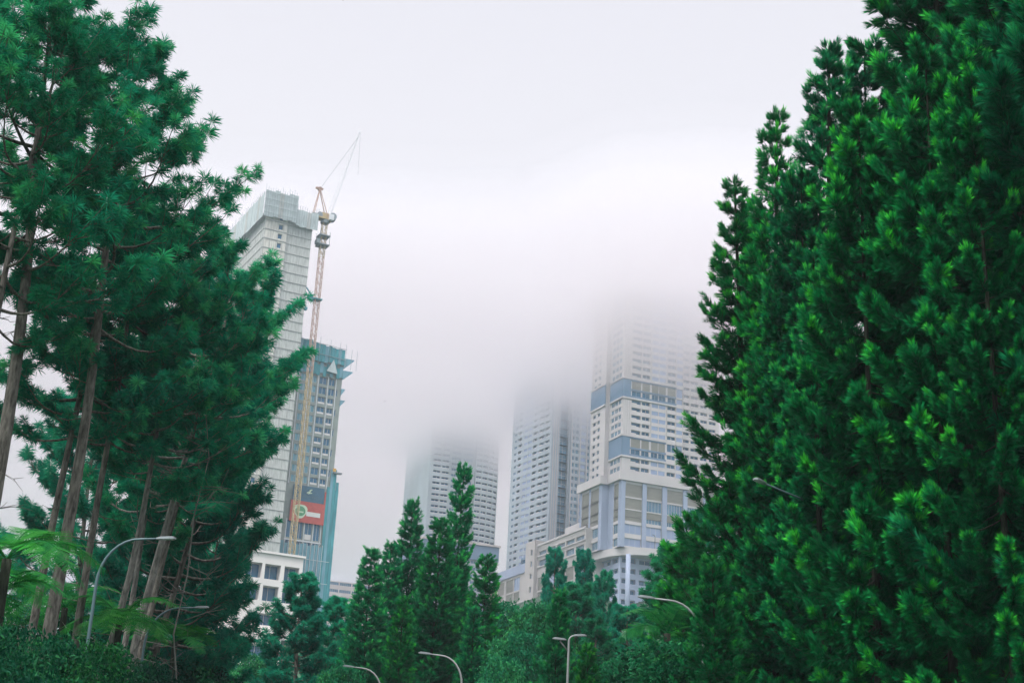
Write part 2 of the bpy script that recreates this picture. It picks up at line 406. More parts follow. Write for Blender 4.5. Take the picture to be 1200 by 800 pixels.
def make_leafy(name, seed, H=6., R=2.4, start=.1, lobes=26, clumps=1300, per=24, leaf='broad', size=.15, bark='bark_brown', spread=.22):
    """broad-leaved tree or shrub: a forked trunk, limbs out to rounded lobes, each lobe a shell of leaf sprays"""
    rng = np.random.default_rng(seed)
    tp = trunk_path(rng, H * .8, .25, 9); tv = tubes_np([(tp, .10 * H / 6 * (1 - .85 * np.linspace(0, 1, 9)) + .01)], 10)
    LB = []; segs = []
    for i in range(lobes):
        z = H * (start + .10 + (.86 - start) * ((i + .5) / lobes)); prof = math.sqrt(max(.05, 1 - ((z / H - .42) / .60) ** 2))
        a = i * 2.4 + rng.uniform(-.4, .4); rr = R * prof * rng.uniform(.35, .85)
        c = np.array([rr * math.cos(a), rr * math.sin(a), z]); LB.append((c, R * rng.uniform(.24, .42), rng.uniform(.0, .55)))
        q = on_path(tp, min(z * .62, H * .78)); m = (c + q) / 2 + rng.normal(size=3) * .1 + np.array([0, 0, -.1])
        segs.append((np.stack([q, m, c]), np.array([.022, .014, .007]) * H / 6))
    C = []; O = []; Tn = []
    for i in range(clumps):
        c, r, tn = LB[rng.integers(len(LB))]; d = unit(rng.normal(size=3)); d[2] = abs(d[2]) * 1.1 - .35; d = unit(d)
        p = c + d * r * rng.uniform(.70, 1.15); p[2] = min(max(p[2], H * start * .6), H)
        C.append(p); O.append(d); Tn.append(tn + rng.uniform(0, .45))
    C, O, Tn = np.array(C), np.array(O), np.array(Tn); N = len(C); K = N * per
    B = np.repeat(C, per, 0) + rng.normal(size=(K, 3)) * spread * np.array([1, 1, .6])
    d = unit(np.repeat(O, per, 0) * .7 + rng.normal(size=(K, 3)) * .7 + np.array([0, 0, .05]))
    ti = np.clip(np.repeat(Tn, per) + rng.normal(size=K) * .10, 0, 1)
    V, T, ti = blades(rng, B, d, size * rng.uniform(.7, 1.3, K), np.full(K, size * .42), ti, bend=np.tile([0, 0, -.25], (K, 1)))
    return dict(H=H, trunk=wood_mesh(name, tv, segs, bark), crown=np_mesh(name + '_crown', V, T, leaf, ti))

def plant(proto, name, label, cat, top, Y, group, bx=None, rs=1.0, spin=0., zoff=0.):
    """stands a tree on the ground so that its leader reaches the given sight line at depth Y; bx: sight column of the trunk's foot"""
    P1 = at(top[0], top[1], Y)
    if bx is None: base = np.array([P1[0], P1[1], ground(P1[0], P1[1])])
    else:
        P0 = at(bx, 800, Y); ax = P1 - P0; g = ground(P0[0], P0[1]); base = P0 + ax * ((g - P0[2]) / ax[2])
    base[2] -= .08 + zoff
    ax = P1 - base; H = np.linalg.norm(ax)
    t = thing(name, label, cat, base, group)
    k = H / proto['H']
    q = Vector((0, 0, 1)).rotation_difference(Vector(ax)) @ Quaternion((0, 0, 1), spin)
    t.rotation_mode = 'QUATERNION'; t.rotation_quaternion = q; t.scale = (k * rs, k * rs, k)
    for part in ('trunk', 'crown'):
        o = bpy.data.objects.new(part, proto[part]); link(o, t)
    return t

# ------------------------------------------------------------------ buildings
Z3 = np.array([0, 0, 1.])
def axes(deg):
    a = RAD(deg); u = np.array([math.sin(a), math.cos(a), 0]); return u, np.array([-u[1], u[0], 0])
def Pz(p, z): return np.array([p[0], p[1], z])

class Facade:
    """a wall plane cut into a grid: closed cells are wall, open cells get reveals and an inset window part"""
    def __init__(s): s.wins = []
    def wall(s, mb, o, d, us, zs, cell, mi=0):
        n = np.cross(d, Z3)                          # outward
        for i in range(len(us) - 1):
            for j in range(len(zs) - 1):
                a, b, z0, z1 = us[i], us[i + 1], zs[j], zs[j + 1]
                if b - a < 1e-6 or z1 - z0 < 1e-6: continue
                c = cell(i, j)
                A, B = Pz(o + d * a, z0), Pz(o + d * b, z0)
                C, D = Pz(B, z1), Pz(A, z1)
                if c is None: s_ = mi
                elif isinstance(c, int): s_ = c; c = None
                if c is None: mb.poly((A, B, C, D), s_); continue
                kind, dep = c
                I = -n * dep
                mb.poly((A, A + I, B + I, B), mi); mb.poly((D, C, C + I, D + I), mi)
                mb.poly((A, D, D + I, A + I), mi); mb.poly((B, B + I, C + I, C), mi)
                s.wins.append((kind, A + I, d, b - a, z1 - z0, dep, n))
    def flush(s, parent):
        byk = {}
        for w in s.wins: byk.setdefault(w[0].split(':')[0], []).append(w)
        for kind, L in byk.items():
            def area(w):
                c = w[1] + w[2] * w[3] / 2 - CAM; r = np.linalg.norm(c)
                return -w[3] * w[4] * max(0, -np.dot(c / r, w[6])) / r ** 2
            L.sort(key=area)
            for w in L[:100]:
                b = MB(); window_mesh(b, w); b.build(kind, WMATS, parent)
            if len(L) > 100:
                b = MB()
                for w in L[100:]: window_mesh(b, w)
                b.build(kind, WMATS, parent, kind='stuff')

WMATS = ['frame', 'glass', 'glass_and_void', 'glass_pale', 'khaki', 'white', 'net_blue', 'net', 'lilac']
def window_mesh(b, w):
    kind, A, d, W, H, dep, n = w
    kind = kind.split(':')[-1]
    t = .10
    def bar(u0, z0, u1, z1, out=.12, mi=0):
        b.box(A + d * u0 + Z3 * z0 - n * .02, d * (u1 - u0), Z3 * (z1 - z0), n * (out + .02), mi)
    def pane(u0, z0, u1, z1, mi, off=.03): b.poly([A + d * u0 + Z3 * z0 + n * off, A + d * u1 + Z3 * z0 + n * off, A + d * u1 + Z3 * z1 + n * off, A + d * u0 + Z3 * z1 + n * off], mi)
    def border():
        bar(0, 0, W, t); bar(0, H - t, W, H); bar(0, t, t, H - t); bar(W - t, t, W, H - t)
    if kind == 'glass':
        pane(0, 0, W, H, 1); border()
        k = max(1, round(W / 1.3))
        for i in range(1, k): bar(W * i / k - t / 2, t, W * i / k + t / 2, H - t)
    elif kind == 'dark':
        pane(0, 0, W, H, 2); border()
        if W > 1.6: bar(W / 2 - t / 2, t, W / 2 + t / 2, H - t)
    elif kind == 'sill':
        pane(0, 0, W, H, 2); border(); bar(.12, .1, W - .12, H * .30, .16, 5); bar(W * .5 - t / 2, H * .3, W * .5 + t / 2, H - t)
    elif kind == 'balcony':
        pane(0, 0, W, H, 2); bar(W * .55, 0, W * .6, H)
        b.box(A + n * (dep - .18), d * W, Z3 * H * .20, n * .14, 5)
        bar(0, H - t, W, H)
    elif kind == 'dbl':          # stepped balcony: half of it closed by a lower wall
        pane(0, 0, W, H, 2)
        b.box(A + n * (dep - .18), d * W * .55, Z3 * H * .34, n * .14, 5); b.box(A + d * W * .55 + n * (dep - .18), d * W * .45, Z3 * H * .16, n * .14, 5)
        bar(0, H - t, W, H)
    elif kind == 'pale':
        pane(0, 0, W, H, 3); border()
    elif kind == 'paleglass':
        pane(0, 0, W, H, 3); border()
        bar(W / 3 - t / 2, t, W / 3 + t / 2, H - t, .06); bar(2 * W / 3 - t / 2, t, 2 * W / 3 + t / 2, H - t, .06)
    elif kind == 'louvre':
        pane(0, 0, W, H, 4)
        k = max(2, int(H / .42))
        for i in range(k):
            b.box(A + d * 0 + Z3 * (H * (i + .12) / k) + n * .035, d * W, Z3 * (H / k * .55) + n * .0, n * .10, 4)
    elif kind == 'netted':
        pane(0, 0, W, H, 6); border()
        bar(W / 2 - t / 2, t, W / 2 + t / 2, H - t)
    elif kind == 'curtain':
        pane(0, 0, W, H, 1); border(); k = max(1, round(W / 2.2))
        for i in range(1, k): bar(W * i / k - t / 2, t, W * i / k + t / 2, H - t)
        bar(t, H / 2 - t / 2, W - t, H / 2 + t / 2, .11)

def rows(z0, z1, h, gap):
    """z breaks for floors: wall strip then opening, alternating; openings are odd cells"""
    n = max(1, int(round((z1 - z0) / h))); h = (z1 - z0) / n; zs = [z0]
    for i in range(n): zs += [z0 + i * h + gap * h, z0 + (i + 1) * h - .12 * h * (gap < .5)]
    zs.append(z1); return zs
def cols(u0, spans, u1):
    us = [u0]
    for a, b in spans: us += [a, b]
    us.append(u1); return us

def shell(mb, c, du, dv, U, V, z0, z1, mi=0, u0=0., front=True, left=True):
    """plain walls and roof of a rectangular block; front / left faces are left open when a facade covers them"""
    p = lambda u, v, z: Pz(c + du * u + dv * v, z)
    if front: mb.poly([p(u0, 0, z0), p(U, 0, z0), p(U, 0, z1), p(u0, 0, z1)], mi)
    mb.poly([p(U, 0, z0), p(U, V, z0), p(U, V, z1), p(U, 0, z1)], mi)
    mb.poly([p(U, V, z0), p(u0, V, z0), p(u0, V, z1), p(U, V, z1)], mi)
    if left: mb.poly([p(u0, V, z0), p(u0, 0, z0), p(u0, 0, z1), p(u0, V, z1)], mi)
    mb.poly([p(u0, 0, z1), p(U, 0, z1), p(U, V, z1), p(u0, V, z1)], mi)

def slab(mb, c, du, dv, U, V, z0, z1, out, mi=0, u0=0., v0=0.):
    """projecting band round a block"""
    mb.box(Pz(c + du * (u0 - out) + dv * (v0 - out), z0), du * (U - u0 + 2 * out), dv * (V - v0 + 2 * out), Z3 * (z1 - z0), mi)

# ---- tall tower with the wide podium (right of the gap)
def tower_main():
    du, dv = axes(67); c = np.array([46.0, 560.0, 0])
    t = thing('apartment_tower', 'cream high-rise with blue-grey service bands on a lilac-piered podium, its top lost in fog', 'tower', (46, 560, 88))
    fa = Facade(); w = MB()
    H = 228.
    zA = rows(147.6, 154.3, 3.3, .30); zB = rows(162.9, 178.7, 3.2, .30); zC = rows(187.1, H, 3.2, .30)
    # the right-hand face
    spans = [(3.9, 8.1), (8.7, 12.2), (13.1, 16.2), (16.5, 19.6), (20.5, 24.2), (24.6, 27.6)]
    us = cols(0, spans, 28)
    kinds = ['balcony_window:dbl', 'balcony_window:balcony', 'glass_panel:pale', 'glass_panel:pale', 'balcony_window:balcony', 'glass_panel:pale']
    def cell(i, j):
        if i % 2 == 0 or j % 2 == 0: return None
        k = i // 2
        return (kinds[k], .75 if 'balcony' in kinds[k] else .12)
    o = Pz(c + du * .3 + dv * .3, 0)
    for zz in (zA, zB, zC): fa.wall(w, o, du, us, zz, cell)
    # glass panels run on past the two service bands; the bands stop short of them
    for (z0, z1, stop) in ((154.3, 162.9, 4), (178.7, 187.1, 5)):
        zs = [z0, z0 + 1.2, z0 + 3.4, z0 + 4.0, z1 - .6, z1]
        def cell2(i, j, stop=stop):
            if i % 2 == 0: return None
            k = i // 2
            if k >= stop or (stop == 4 and k == 3 and False): return (kinds[k], .4) if j in (1, 3) else None
            if j == 1: return ('band_window:dark', .35)
            if j == 3: return ('band_louvre:louvre', .25)
            return None
        fa.wall(w, o, du, us, zs, cell2, 0)
        # blue-grey wrap-round with white lips
        ue = spans[stop - 1][1] + .4
        b = MB()
        for (q0, q1, out, mi) in ((z0 + .35, z0 + 1.25, .22, 0), (z0 + 3.35, z0 + 4.05, .20, 0), (z1 - .9, z1 - .3, .22, 0), (z0 - .35, z0 + .35, .55, 1), (z1 - .3, z1 + .35, .55, 1)):
            b.box(Pz(o - dv * (-.04) - du * out, q0), du * (ue + out), -dv * out, Z3 * (q1 - q0), mi)
        b.box(Pz(o - du * .20, z0 + .35), du * 3.6, -dv * .19, Z3 * (z1 - z0 - .6), 0)
        b.box(Pz(o - du * .25 + dv * .02, z0 + .36), du * .2, dv * 11.2, Z3 * (z1 - z0 - .62), 0)
        b.box(Pz(o - du * .6, z0 - .35), du * .5, dv * 11.2, Z3 * .7, 1); b.box(Pz(o - du * .6, z1 - .3), du * .5, dv * 11.2, Z3 * .65, 1)
        b.build('service_band', ['bluegrey', 'white'], t)
    # the left-hand face: bay windows
    oL = Pz(o + dv * 10.6, 0)
    usL = cols(0, [(.5, 3.0), (3.5, 6.0), (6.5, 8.8)], 10.6)
    def cellL(i, j):
        if i % 2 == 0 or j % 2 == 0: return None
        return ('bay_window:glass', .25)
    for zz in (zA, zB, zC): fa.wall(w, oL, -dv, usL, zz, cellL)
    for (z0, z1) in ((154.3, 162.9), (178.7, 187.1)): fa.wall(w, oL, -dv, [0, 10.6], [z0, z1], lambda i, j: None)
    # narrow wing further along the left
    oW = Pz(o + dv * 25 - du * 1.8, 0)
    usW = cols(0, [(2., 4.4), (6.0, 8.2)], 13)
    zW = rows(147.6, H, 3.2, .42)
    def cellW(i, j):
        if i % 2 == 0 or j % 2 == 0: return None
        return ('wing_window:' + ('dark' if i == 1 else 'glass'), .45)
    fa.wall(w, oW, -dv, usW, zW, cellW)
    w.poly([Pz(oW - dv * 13, 147.6), Pz(o + dv * 12, 147.6), Pz(o + dv * 12, H), Pz(oW - dv * 13, H)])
    w.box(Pz(oW - du * .3 + dv * .1, 178.5), du * .28, -dv * 13.2, Z3 * 8.4, 1)
    w.box(Pz(oW - du * .6 + dv * .1, 186.9), du * .6, -dv * 13.2, Z3 * .7, 0); w.box(Pz(oW - du * .6 + dv * .1, 177.8), du * .6, -dv * 13.2, Z3 * .7, 0)
    w.poly([Pz(oL, 147.6), Pz(o + dv * 12, 147.6), Pz(o + dv * 12, H), Pz(oL, H)])
    # rear wing on the right, set back
    oR = Pz(o + du * 28 + dv * 3.2, 0)
    w.poly([Pz(o + du * 28, 147.6), Pz(oR, 147.6), Pz(oR, H), Pz(o + du * 28, H)])
    usR = cols(0, [(1., 4.6), (5.4, 9.0), (10.0, 13.2), (14.2, 17.4)], 19)
    def cellR(i, j):
        if i % 2 == 0 or j % 2 == 0: return None
        return ('balcony_window:balcony', .75)
    fa.wall(w, oR, du, usR, rows(147.6, H, 3.2, .40), cellR)
    e = oR + du * 19
    w.poly([Pz(e, 147.6), Pz(e + dv * 21.8, 147.6), Pz(e + dv * 21.8, H), Pz(e, H)])
    w.poly([Pz(e + dv * 21.8, 147.6), Pz(oW, 147.6), Pz(oW, H), Pz(e + dv * 21.8, H)])
    w.poly([Pz(o, H), Pz(e, H), Pz(e + dv * 21.8, H), Pz(oW, H)])
    w.build('wall', ['white', 'bluegrey'], t)
    # pale ribs that stand proud of the corner pier and the glass
    r = MB()
    for u in (.9, 1.9, 2.9): r.box(Pz(o + du * u - dv * .14, 163.4), du * .18, dv * .13, Z3 * 15)
    for u in (12.65, 20.05, 24.4, 27.75): r.box(Pz(o + du * u - dv * .16, 163.3 if u < 22 else 147.7), du * .22, dv * .15, Z3 * (80 if u > 22 else 15.2))
    for u in (.9, 1.9, 2.9, 12.65, 20.05): r.box(Pz(o + du * u - dv * .14, 187.6), du * .2, dv * .13, Z3 * 40)
    r.build('facade_rib', 'white', t)

    # podium
    p = MB(); fp = Facade()
    zs = [117.6, 118.2, 121.4, 123.2, 127.0, 128.2, 130.0, 132.6, 133.1, 137.4, 138.0, 143.2, 144.2]
    spp = [(1.9, 9.6), (11.5, 18.6), (20.8, 28.2), (30.2, 37.6), (39.6, 47)]
    usP = cols(0, spp, 49)
    def cellP(i, j):
        if i % 2 == 0: return 1
        first = i == 1
        if first:
            return {1: ('podium_window:paleglass', .5), 3: ('podium_window:paleglass', .5), 5: ('khaki_louvre:louvre', .4), 6: ('khaki_louvre:louvre', .4), 7: None, 8: ('khaki_louvre:louvre', .4), 9: None, 10: ('khaki_louvre:louvre', .4)}.get(j, None)
        return {1: ('podium_window:paleglass', .5), 3: ('podium_window:paleglass', .5), 5: ('podium_window:glass', .5), 7: None, 6: ('khaki_louvre:louvre', .4), 8: ('podium_window:glass', .5), 10: ('khaki_louvre:louvre', .4)}.get(j, None)
    fp.wall(p, Pz(c, 0), du, usP, zs, cellP, 0)
    for a, b in zip([0] + [q[1] for q in spp], [q[0] for q in spp] + [49]):
        p.box(Pz(c + du * (a + .03) - dv * .5, 117.65), du * (b - a - .06), dv * .48, Z3 * 26.4, 1)
    usQ = cols(0, [(1.2, 5.2)], 7)
    def cellQ(i, j):
        if i % 2 == 0: return 1
        return {1: ('podium_window:glass', .5), 3: ('podium_window:glass', .5), 6: ('khaki_louvre:louvre', .4), 8: ('khaki_louvre:louvre', .4), 10: ('khaki_louvre:louvre', .4), 5: ('khaki_louvre:louvre', .4), 7: ('khaki_louvre:louvre', .4), 9: ('khaki_louvre:louvre', .4)}.get(j, None)
    q0 = c + dv * 12
    fp.wall(p, Pz(c + dv * 7, 0), -dv, usQ, zs, cellQ, 0)
    # stepped-out left block
    c2 = c + dv * 10.5 - du * 3.0
    p.poly([Pz(c + dv * 7, 117.6), Pz(c + dv * 7, 144.2), Pz(c + dv * 10.5, 144.2), Pz(c + dv * 10.5, 117.6)][::-1], 1)
    p.poly([Pz(c2, 117.6), Pz(c + dv * 10.5, 117.6), Pz(c + dv * 10.5, 144.2), Pz(c2, 144.2)], 1)
    usS = cols(0, [(1.5, 8.2), (9.6, 17.0)], 19.5)
    def cellS(i, j):
        if i % 2 == 0: return 1
        return {1: ('podium_window:glass', .5), 3: ('podium_window:glass', .5), 6: ('khaki_louvre:louvre', .4), 8: ('khaki_louvre:louvre', .4), 10: ('khaki_louvre:louvre', .4), 5: ('khaki_louvre:louvre', .4), 7: ('khaki_louvre:louvre', .4), 9: ('khaki_louvre:louvre', .4)}.get(j, None)
    fp.wall(p, Pz(c2 + dv * 19.5, 0), -dv, usS, zs, cellS, 0)
    e = c + du * 49; k = c2 + dv * 19.5
    p.poly([Pz(e, 90), Pz(e + dv * 30, 90), Pz(e + dv * 30, 144.2), Pz(e, 144.2)]); p.poly([Pz(e + dv * 30, 90), Pz(k, 90), Pz(k, 144.2), Pz(e + dv * 30, 144.2)])
    p.build('podium', ['white', 'lilac'], t)
    fp.flush(t)
    s = MB()   # cornice slab that follows the stepped plan
    out = [c + du * 50 - dv * 1.2, c + du * 50 + dv * 31, k + dv * 1.2 - du * 1.2, c2 - du * 1.2 - dv * 1.0, c + dv * 9.5 - du * 1.2, c - du * 1.2 - dv * 1.2]
    s.prism([Pz(q, 144.2) for q in out], (0, 0, 3.4))
    s.build('cornice', 'white', t)
    # rounded canopy below the podium
    cn = MB()
    arc = []
    for i in range(25):
        a = math.pi * (.5 + .5 * i / 24)
        arc.append(c + du * (13 + 15 * math.cos(a)) - dv * (-14 + 18.5 * math.sin(a)))
    poly = [c + du * 49 - dv * 4.5] + arc + [c + du * -2 + dv * 30, c + du * 49 + dv * 30]
    cn.prism([Pz(q, 114.6) for q in poly], (0, 0, 3.0))
    cn.build('canopy', 'white', t)
    # recessed lower storeys with columns
    lo = MB(); fl = Facade()
    ol = c + du * 2 + dv * 3
    zl = rows(90, 114.6, 4.1, .42)
    fl.wall(lo, Pz(ol, 0), du, cols(0, [(.8, 7), (8.5, 14.5), (16, 22), (24, 30), (32, 38)], 46), zl, lambda i, j: ('lower_window:dark', 1.2) if i % 2 and j % 2 else None)
    fl.wall(lo, Pz(ol + dv * 26, 0), -dv, cols(0, [(1, 6), (7, 12), (13, 18), (19.5, 24.5)], 26), zl, lambda i, j: ('lower_window:dark', 1.2) if i % 2 and j % 2 else None)
    lo.build('lower_wall', ['lilac'], t); fl.flush(t)
    for u in (3.2, 18, 33):
        q = MB(); q.tube([Pz(c + du * u - dv * 1.5, 86), Pz(c + du * u - dv * 1.5, 114.65)], .95, 16); q.build('column', 'lilac', t, smooth=True)
    fa.flush(t)
    for u in (14.0,):
        q = MB(); q.tube([Pz(c + du * u - dv * 3.2, 117.6), Pz(c + du * u - dv * 3.2, 122.4), Pz(c + du * (u - .3) - dv * 3.2, 123.2), Pz(c + du * (u - 1.2) - dv * 3.2, 123.3)], .12, 8); q.build('canopy_mast', 'crane_g', t, smooth=True)
tower_main()

# ---- long terraced block that runs off to the left of the podium
def terrace_block():
    du, dv = axes(67); c = np.array([33.7, 575.0, 0]); t = thing('terraced_building', 'long low cream building with ribbon windows, between the lilac-piered podium and the araucarias', 'building', (33.7, 575, 85))
    f = Facade(); w = MB()
    o = c + dv * 46
    zs = [90, 96, 101.5, 102.2, 107.6, 108.3, 113.8, 114.6, 118.3, 121.2, 122.9, 125.1, 127.6]
    spans = [(1 + 9 * k, 8.6 + 9 * k) for k in range(5)]
    def cell(i, j):
        if i % 2 == 0: return None
        k = i // 2
        if j in (11, 12, 10, 8 - 1, 6 - 1, 3 - 1, 0): pass
        return {2 - 1: ('ribbon_window:dark', .6), 3: ('facade_bay:' + ('louvre' if k in (0, 3) else 'paleglass'), .5), 5: ('facade_bay:' + ('louvre' if k in (0, 3) else 'paleglass'), .5), 8: ('ribbon_window:glass', .7), 10: ('ribbon_window:glass', .7)}.get(j, None)
    f.wall(w, Pz(o, 0), -dv, cols(0, spans, 46), zs, cell)
    shell(w, c, du, dv, 24, 46, 90, 127.6, left=False)
    # stair block at the end
    b0 = c + dv * 55.5 - du * 1.5
    f.wall(w, Pz(b0, 0), -dv, cols(0, [(5.4, 7.2)], 9.6), [90, 108, 110.5, 114, 116, 119, 121.5, 124, 126.5, 130.2], lambda i, j: ('stair_window:dark', .5) if i == 1 and j in (1, 3, 5, 7) else None)
    shell(w, b0 - dv * 9.6, du, dv, 16, 9.6, 90, 130.2, left=False)
    # lower tier
    z2 = [88, 95, 99.5, 104.5, 105.2, 110.6, 111.3, 117.0, 118.0]
    o2 = c + dv * 97 - du * .4
    f.wall(w, Pz(o2, 0), -dv, cols(0, [(1, 9), (9.6, 17), (19, 27), (27.6, 34)], 41.5), z2, lambda i, j: None if i % 2 == 0 else {2: ('ribbon_window:dark', .8), 4: ('khaki_panel:louvre', .4), 6: ('khaki_panel:' + ('louvre' if i != 7 else 'paleglass'), .4)}.get(j, None))
    shell(w, c + dv * 55.5 - du * .4, du, dv, 24, 41.5, 88, 118, left=False)
    w.build('wall', 'cream', t)
    p = MB()
    p.box(Pz(o2 - du * .5, 118), du * .5, -dv * 41.5, Z3 * 4.0, 0); p.box(Pz(o2 - du * .5, 118), du * 24, dv * .5, Z3 * 4, 0)
    p.build('roof_parapet', 'lilac', t)
    q = MB()
    for z in (127.6, 122.75, 118.1): q.box(Pz(o - du * .45, z - .2), du * .43, -dv * 46, Z3 * (.9 if z > 125 else .55))
    for z in (108, 102): q.box(Pz(o2 - du * .3, z - 2.6), du * .28, -dv * 41.5, Z3 * .5)
    q.build('ledge', 'white', t)
    # pent-house steps where the tower behind meets the roof
    r = MB(); r.box(Pz(c + dv * 26 + du * 3, 127.7), -dv * 15, du * 12, Z3 * 4.6); r.box(Pz(c + dv * 10.8 + du * 3, 127.7), -dv * 10.5, du * 12, Z3 * 3.0)
    r.build('roof_house', 'white', t)
    f.flush(t)
    return c, du, dv
TC, TU, TV = terrace_block()

# ---- tower behind it
def tower_behind():
    du, dv = axes(60); c = np.array([20.7, 650., 0]); t = thing('apartment_tower', 'paler balconied high-rise behind the long terraced building, fading into fog beside the lilac podium', 'tower', (20.7, 650, 88))
    f = Facade(); w = MB(); H = 240
    zz = rows(118, H, 3.25, .42)
    o = c + dv * 36
    sp = [(2.2, 4.4), (6, 9), (11, 14.5), (14.9, 18.4), (19.6, 23.2), (25, 29), (30, 34.2)]
    kd = ['window:dark', 'balcony_window:balcony', 'window:pale', 'window:pale', 'balcony_window:balcony', 'balcony_window:dbl', 'balcony_window:balcony']
    def cell(i, j):
        if i % 2 == 0 or j % 2 == 0: return None
        k = kd[i // 2]; return (k, .8 if 'balcony' in k else .15)
    f.wall(w, Pz(o, 0), -dv, cols(0, sp, 36), zz, cell)
    # pier, recessed glass strip, right-hand section
    f.wall(w, Pz(c, 0), du, cols(0, [(4.6, 9.4)], 10.0), [118] + [118 + 4.07 * k for k in range(1, 30)] + [H], lambda i, j: ('glass_strip:curtain', 1.4) if i == 1 else None)
    zz2 = rows(118, H, 3.25, .30)
    def cell2(i, j):
        if i % 2 == 0 or j % 2 == 0: return None
        return ('window:' + ('glass' if i != 5 else 'pale'), .35)
    o3 = c + du * 10 - dv * 1.2
    w.poly([Pz(c + du * 10, 118), Pz(o3, 118), Pz(o3, H), Pz(c + du * 10, H)][::-1])
    f.wall(w, Pz(o3, 0), du, cols(0, [(.8, 2.0), (2.7, 4.4), (5.6, 8.4), (9.2, 10.6), (11.6, 15.4), (16.4, 20.4), (21.4, 25.4), (26.4, 29)], 30), zz2, cell2)
    shell(w, c, du, dv, 40, 36, 118, H, front=False, left=False)
    w.build('wall', 'hazed_white', t)
    r = MB()
    for u in (1, 2.2, 3.4): r.box(Pz(c + du * u - dv * .15, 118), du * .25, dv * .14, Z3 * 120)
    for u in (.4, 5.0, 8.8, 11.1, 15.9, 20.9): r.box(Pz(o3 + du * u - dv * .2, 118), du * .3, dv * .19, Z3 * 120)
    r.build('facade_rib', 'white', t)
    # dark glazed sky-lobby at the foot of the left face
    g = MB(); fg = Facade()
    gz = [112, 118.2, 124.5, 131]
    fg.wall(g, Pz(c + dv * 21 - du * 1.0, 0), -dv, cols(0, [(.6, 7), (7.5, 14), (14.5, 20.6)], 21.2), gz, lambda i, j: ('lobby_glazing:dark', .3) if i % 2 else None)
    g.box(Pz(c + dv * 21 - du * 1.0, 130.95), du * .9, -dv * 21.2, Z3 * 1.0)
    g.build('sky_lobby', 'bluegrey', t); fg.flush(t)
    pk = MB(); pk.box(Pz(c + dv * 37 - du * 2, 84), du * 46, -dv * 42, Z3 * 40); pk.build('podium', 'cream', t)
    f.flush(t)
tower_behind()

# ---- farthest tower, almost dissolved
def tower_far():
    du, dv = axes(70); c = np.array([-39.4, 760., 0]); t = thing('apartment_tower', 'farthest grey high-rise, a dim shape in fog above the tallest araucaria leader', 'tower', (-39.4, 760, 70))
    f = Facade(); w = MB(); H = 240
    zz = rows(158, H, 3.2, .42)
    def cell(i, j):
        if i % 2 == 0 or j % 2 == 0: return None
        return ('balcony_window:balcony', .9)
    f.wall(w, Pz(c, 0), du, cols(0, [(.6, 4.6), (5.6, 9.4)], 10.2), zz, cell)
    oR = c + du * 24.8
    f.wall(w, Pz(c + du * 10.2 + dv * 2.5, 0), du, [0, 1.5, 7, 8, 13.4, 14.6], zz, lambda i, j: ('window:glass', .3) if i % 2 and j % 2 else None)
    # curved right-hand part in four flats
    a = oR; ang = 66
    for k in range(4):
        d, _ = axes(ang); f.wall(w, Pz(a, 0), d, [0, .4, 3.4, 3.9], zz, lambda i, j: ('balcony_window:balcony', .9) if i == 1 and j % 2 else None); a = a + d * 3.9; ang -= 9
    w.poly([Pz(c + du * 10.2, 158), Pz(c + du * 10.2 + dv * 2.5, 158), Pz(c + du * 10.2 + dv * 2.5, H), Pz(c + du * 10.2, H)])
    w.poly([Pz(oR, 158), Pz(oR + dv * 2.5, 158), Pz(oR + dv * 2.5, H), Pz(oR, H)])
    w.poly([Pz(a, 60), Pz(a + dv * 30, 60), Pz(a + dv * 30, H), Pz(a, H)]); w.poly([Pz(a + dv * 30, 60), Pz(c - du * 1.5 + dv * 46, 60), Pz(c - du * 1.5 + dv * 46, H), Pz(a + dv * 30, H)])
    # blank left flank
    f.wall(w, Pz(c - du * 1.5 + dv * 46, 0), -dv, [0, 14, 15.2, 30, 31.2, 46], [158, H], lambda i, j: None)
    w.poly([Pz(c - du * 1.5, 158), Pz(c, 158), Pz(c, H), Pz(c - du * 1.5, H)])
    w.poly([Pz(c - du * 1.5, H), Pz(a, H), Pz(a + dv * 30, H), Pz(c - du * 1.5 + dv * 46, H)])
    w.build('wall', 'hazed_grey', t)
    b = MB(); slab(b, c, du, dv, 39.5, 46, 149.5, 158, .9, 0, u0=-1.5); slab(b, c, du, dv, 39.5, 46, 157.5, 158.6, 1.6, 1, u0=-1.5); b.build('service_band', ['bluegrey', 'cream'], t)
    l = MB(); fl = Facade()
    fl.wall(l, Pz(c - du * 1.5, 0), du, cols(0, [(1 + 6.4 * k, 6.6 + 6.4 * k) for k in range(6)], 41), rows(70, 149.6, 3.6, .42), lambda i, j: ('lower_window:glass', .4) if i % 2 and j % 2 else None)
    shell(l, c - du * 1.5, du, dv, 41, 46, 60, 149.6, front=False); l.build('lower_wall', 'hazed_white', t); fl.flush(t)
    f.flush(t)
tower_far()

# ---- slab block far off in the mist on the left of the araucarias
def slab_far():
    p = at(382, 679, 930); q = at(452, 683, 945); t = thing('slab_building', 'faint floor-banded slab block low in the mist, between the netted block and the araucarias', 'building', (p[0], p[1], 40))
    d = np.array([q[0] - p[0], q[1] - p[1], 0]); L = np.linalg.norm(d); d /= L; n = np.array([-d[1], d[0], 0])
    w = MB(); f = Facade(); zz = rows(52, p[2], 4.6, .45)
    f.wall(w, Pz(p, 0), d, cols(0, [(1 + 8.4 * k, 8.8 + 8.4 * k) for k in range(int(L / 8.5))], L), zz, lambda i, j: ('ribbon_window:glass', .4) if i % 2 and j % 2 else None)
    shell(w, Pz(p, 0), d, n, L, 18, 40, p[2], front=False)
    w.build('wall', 'cream', t); f.flush(t)
slab_far()

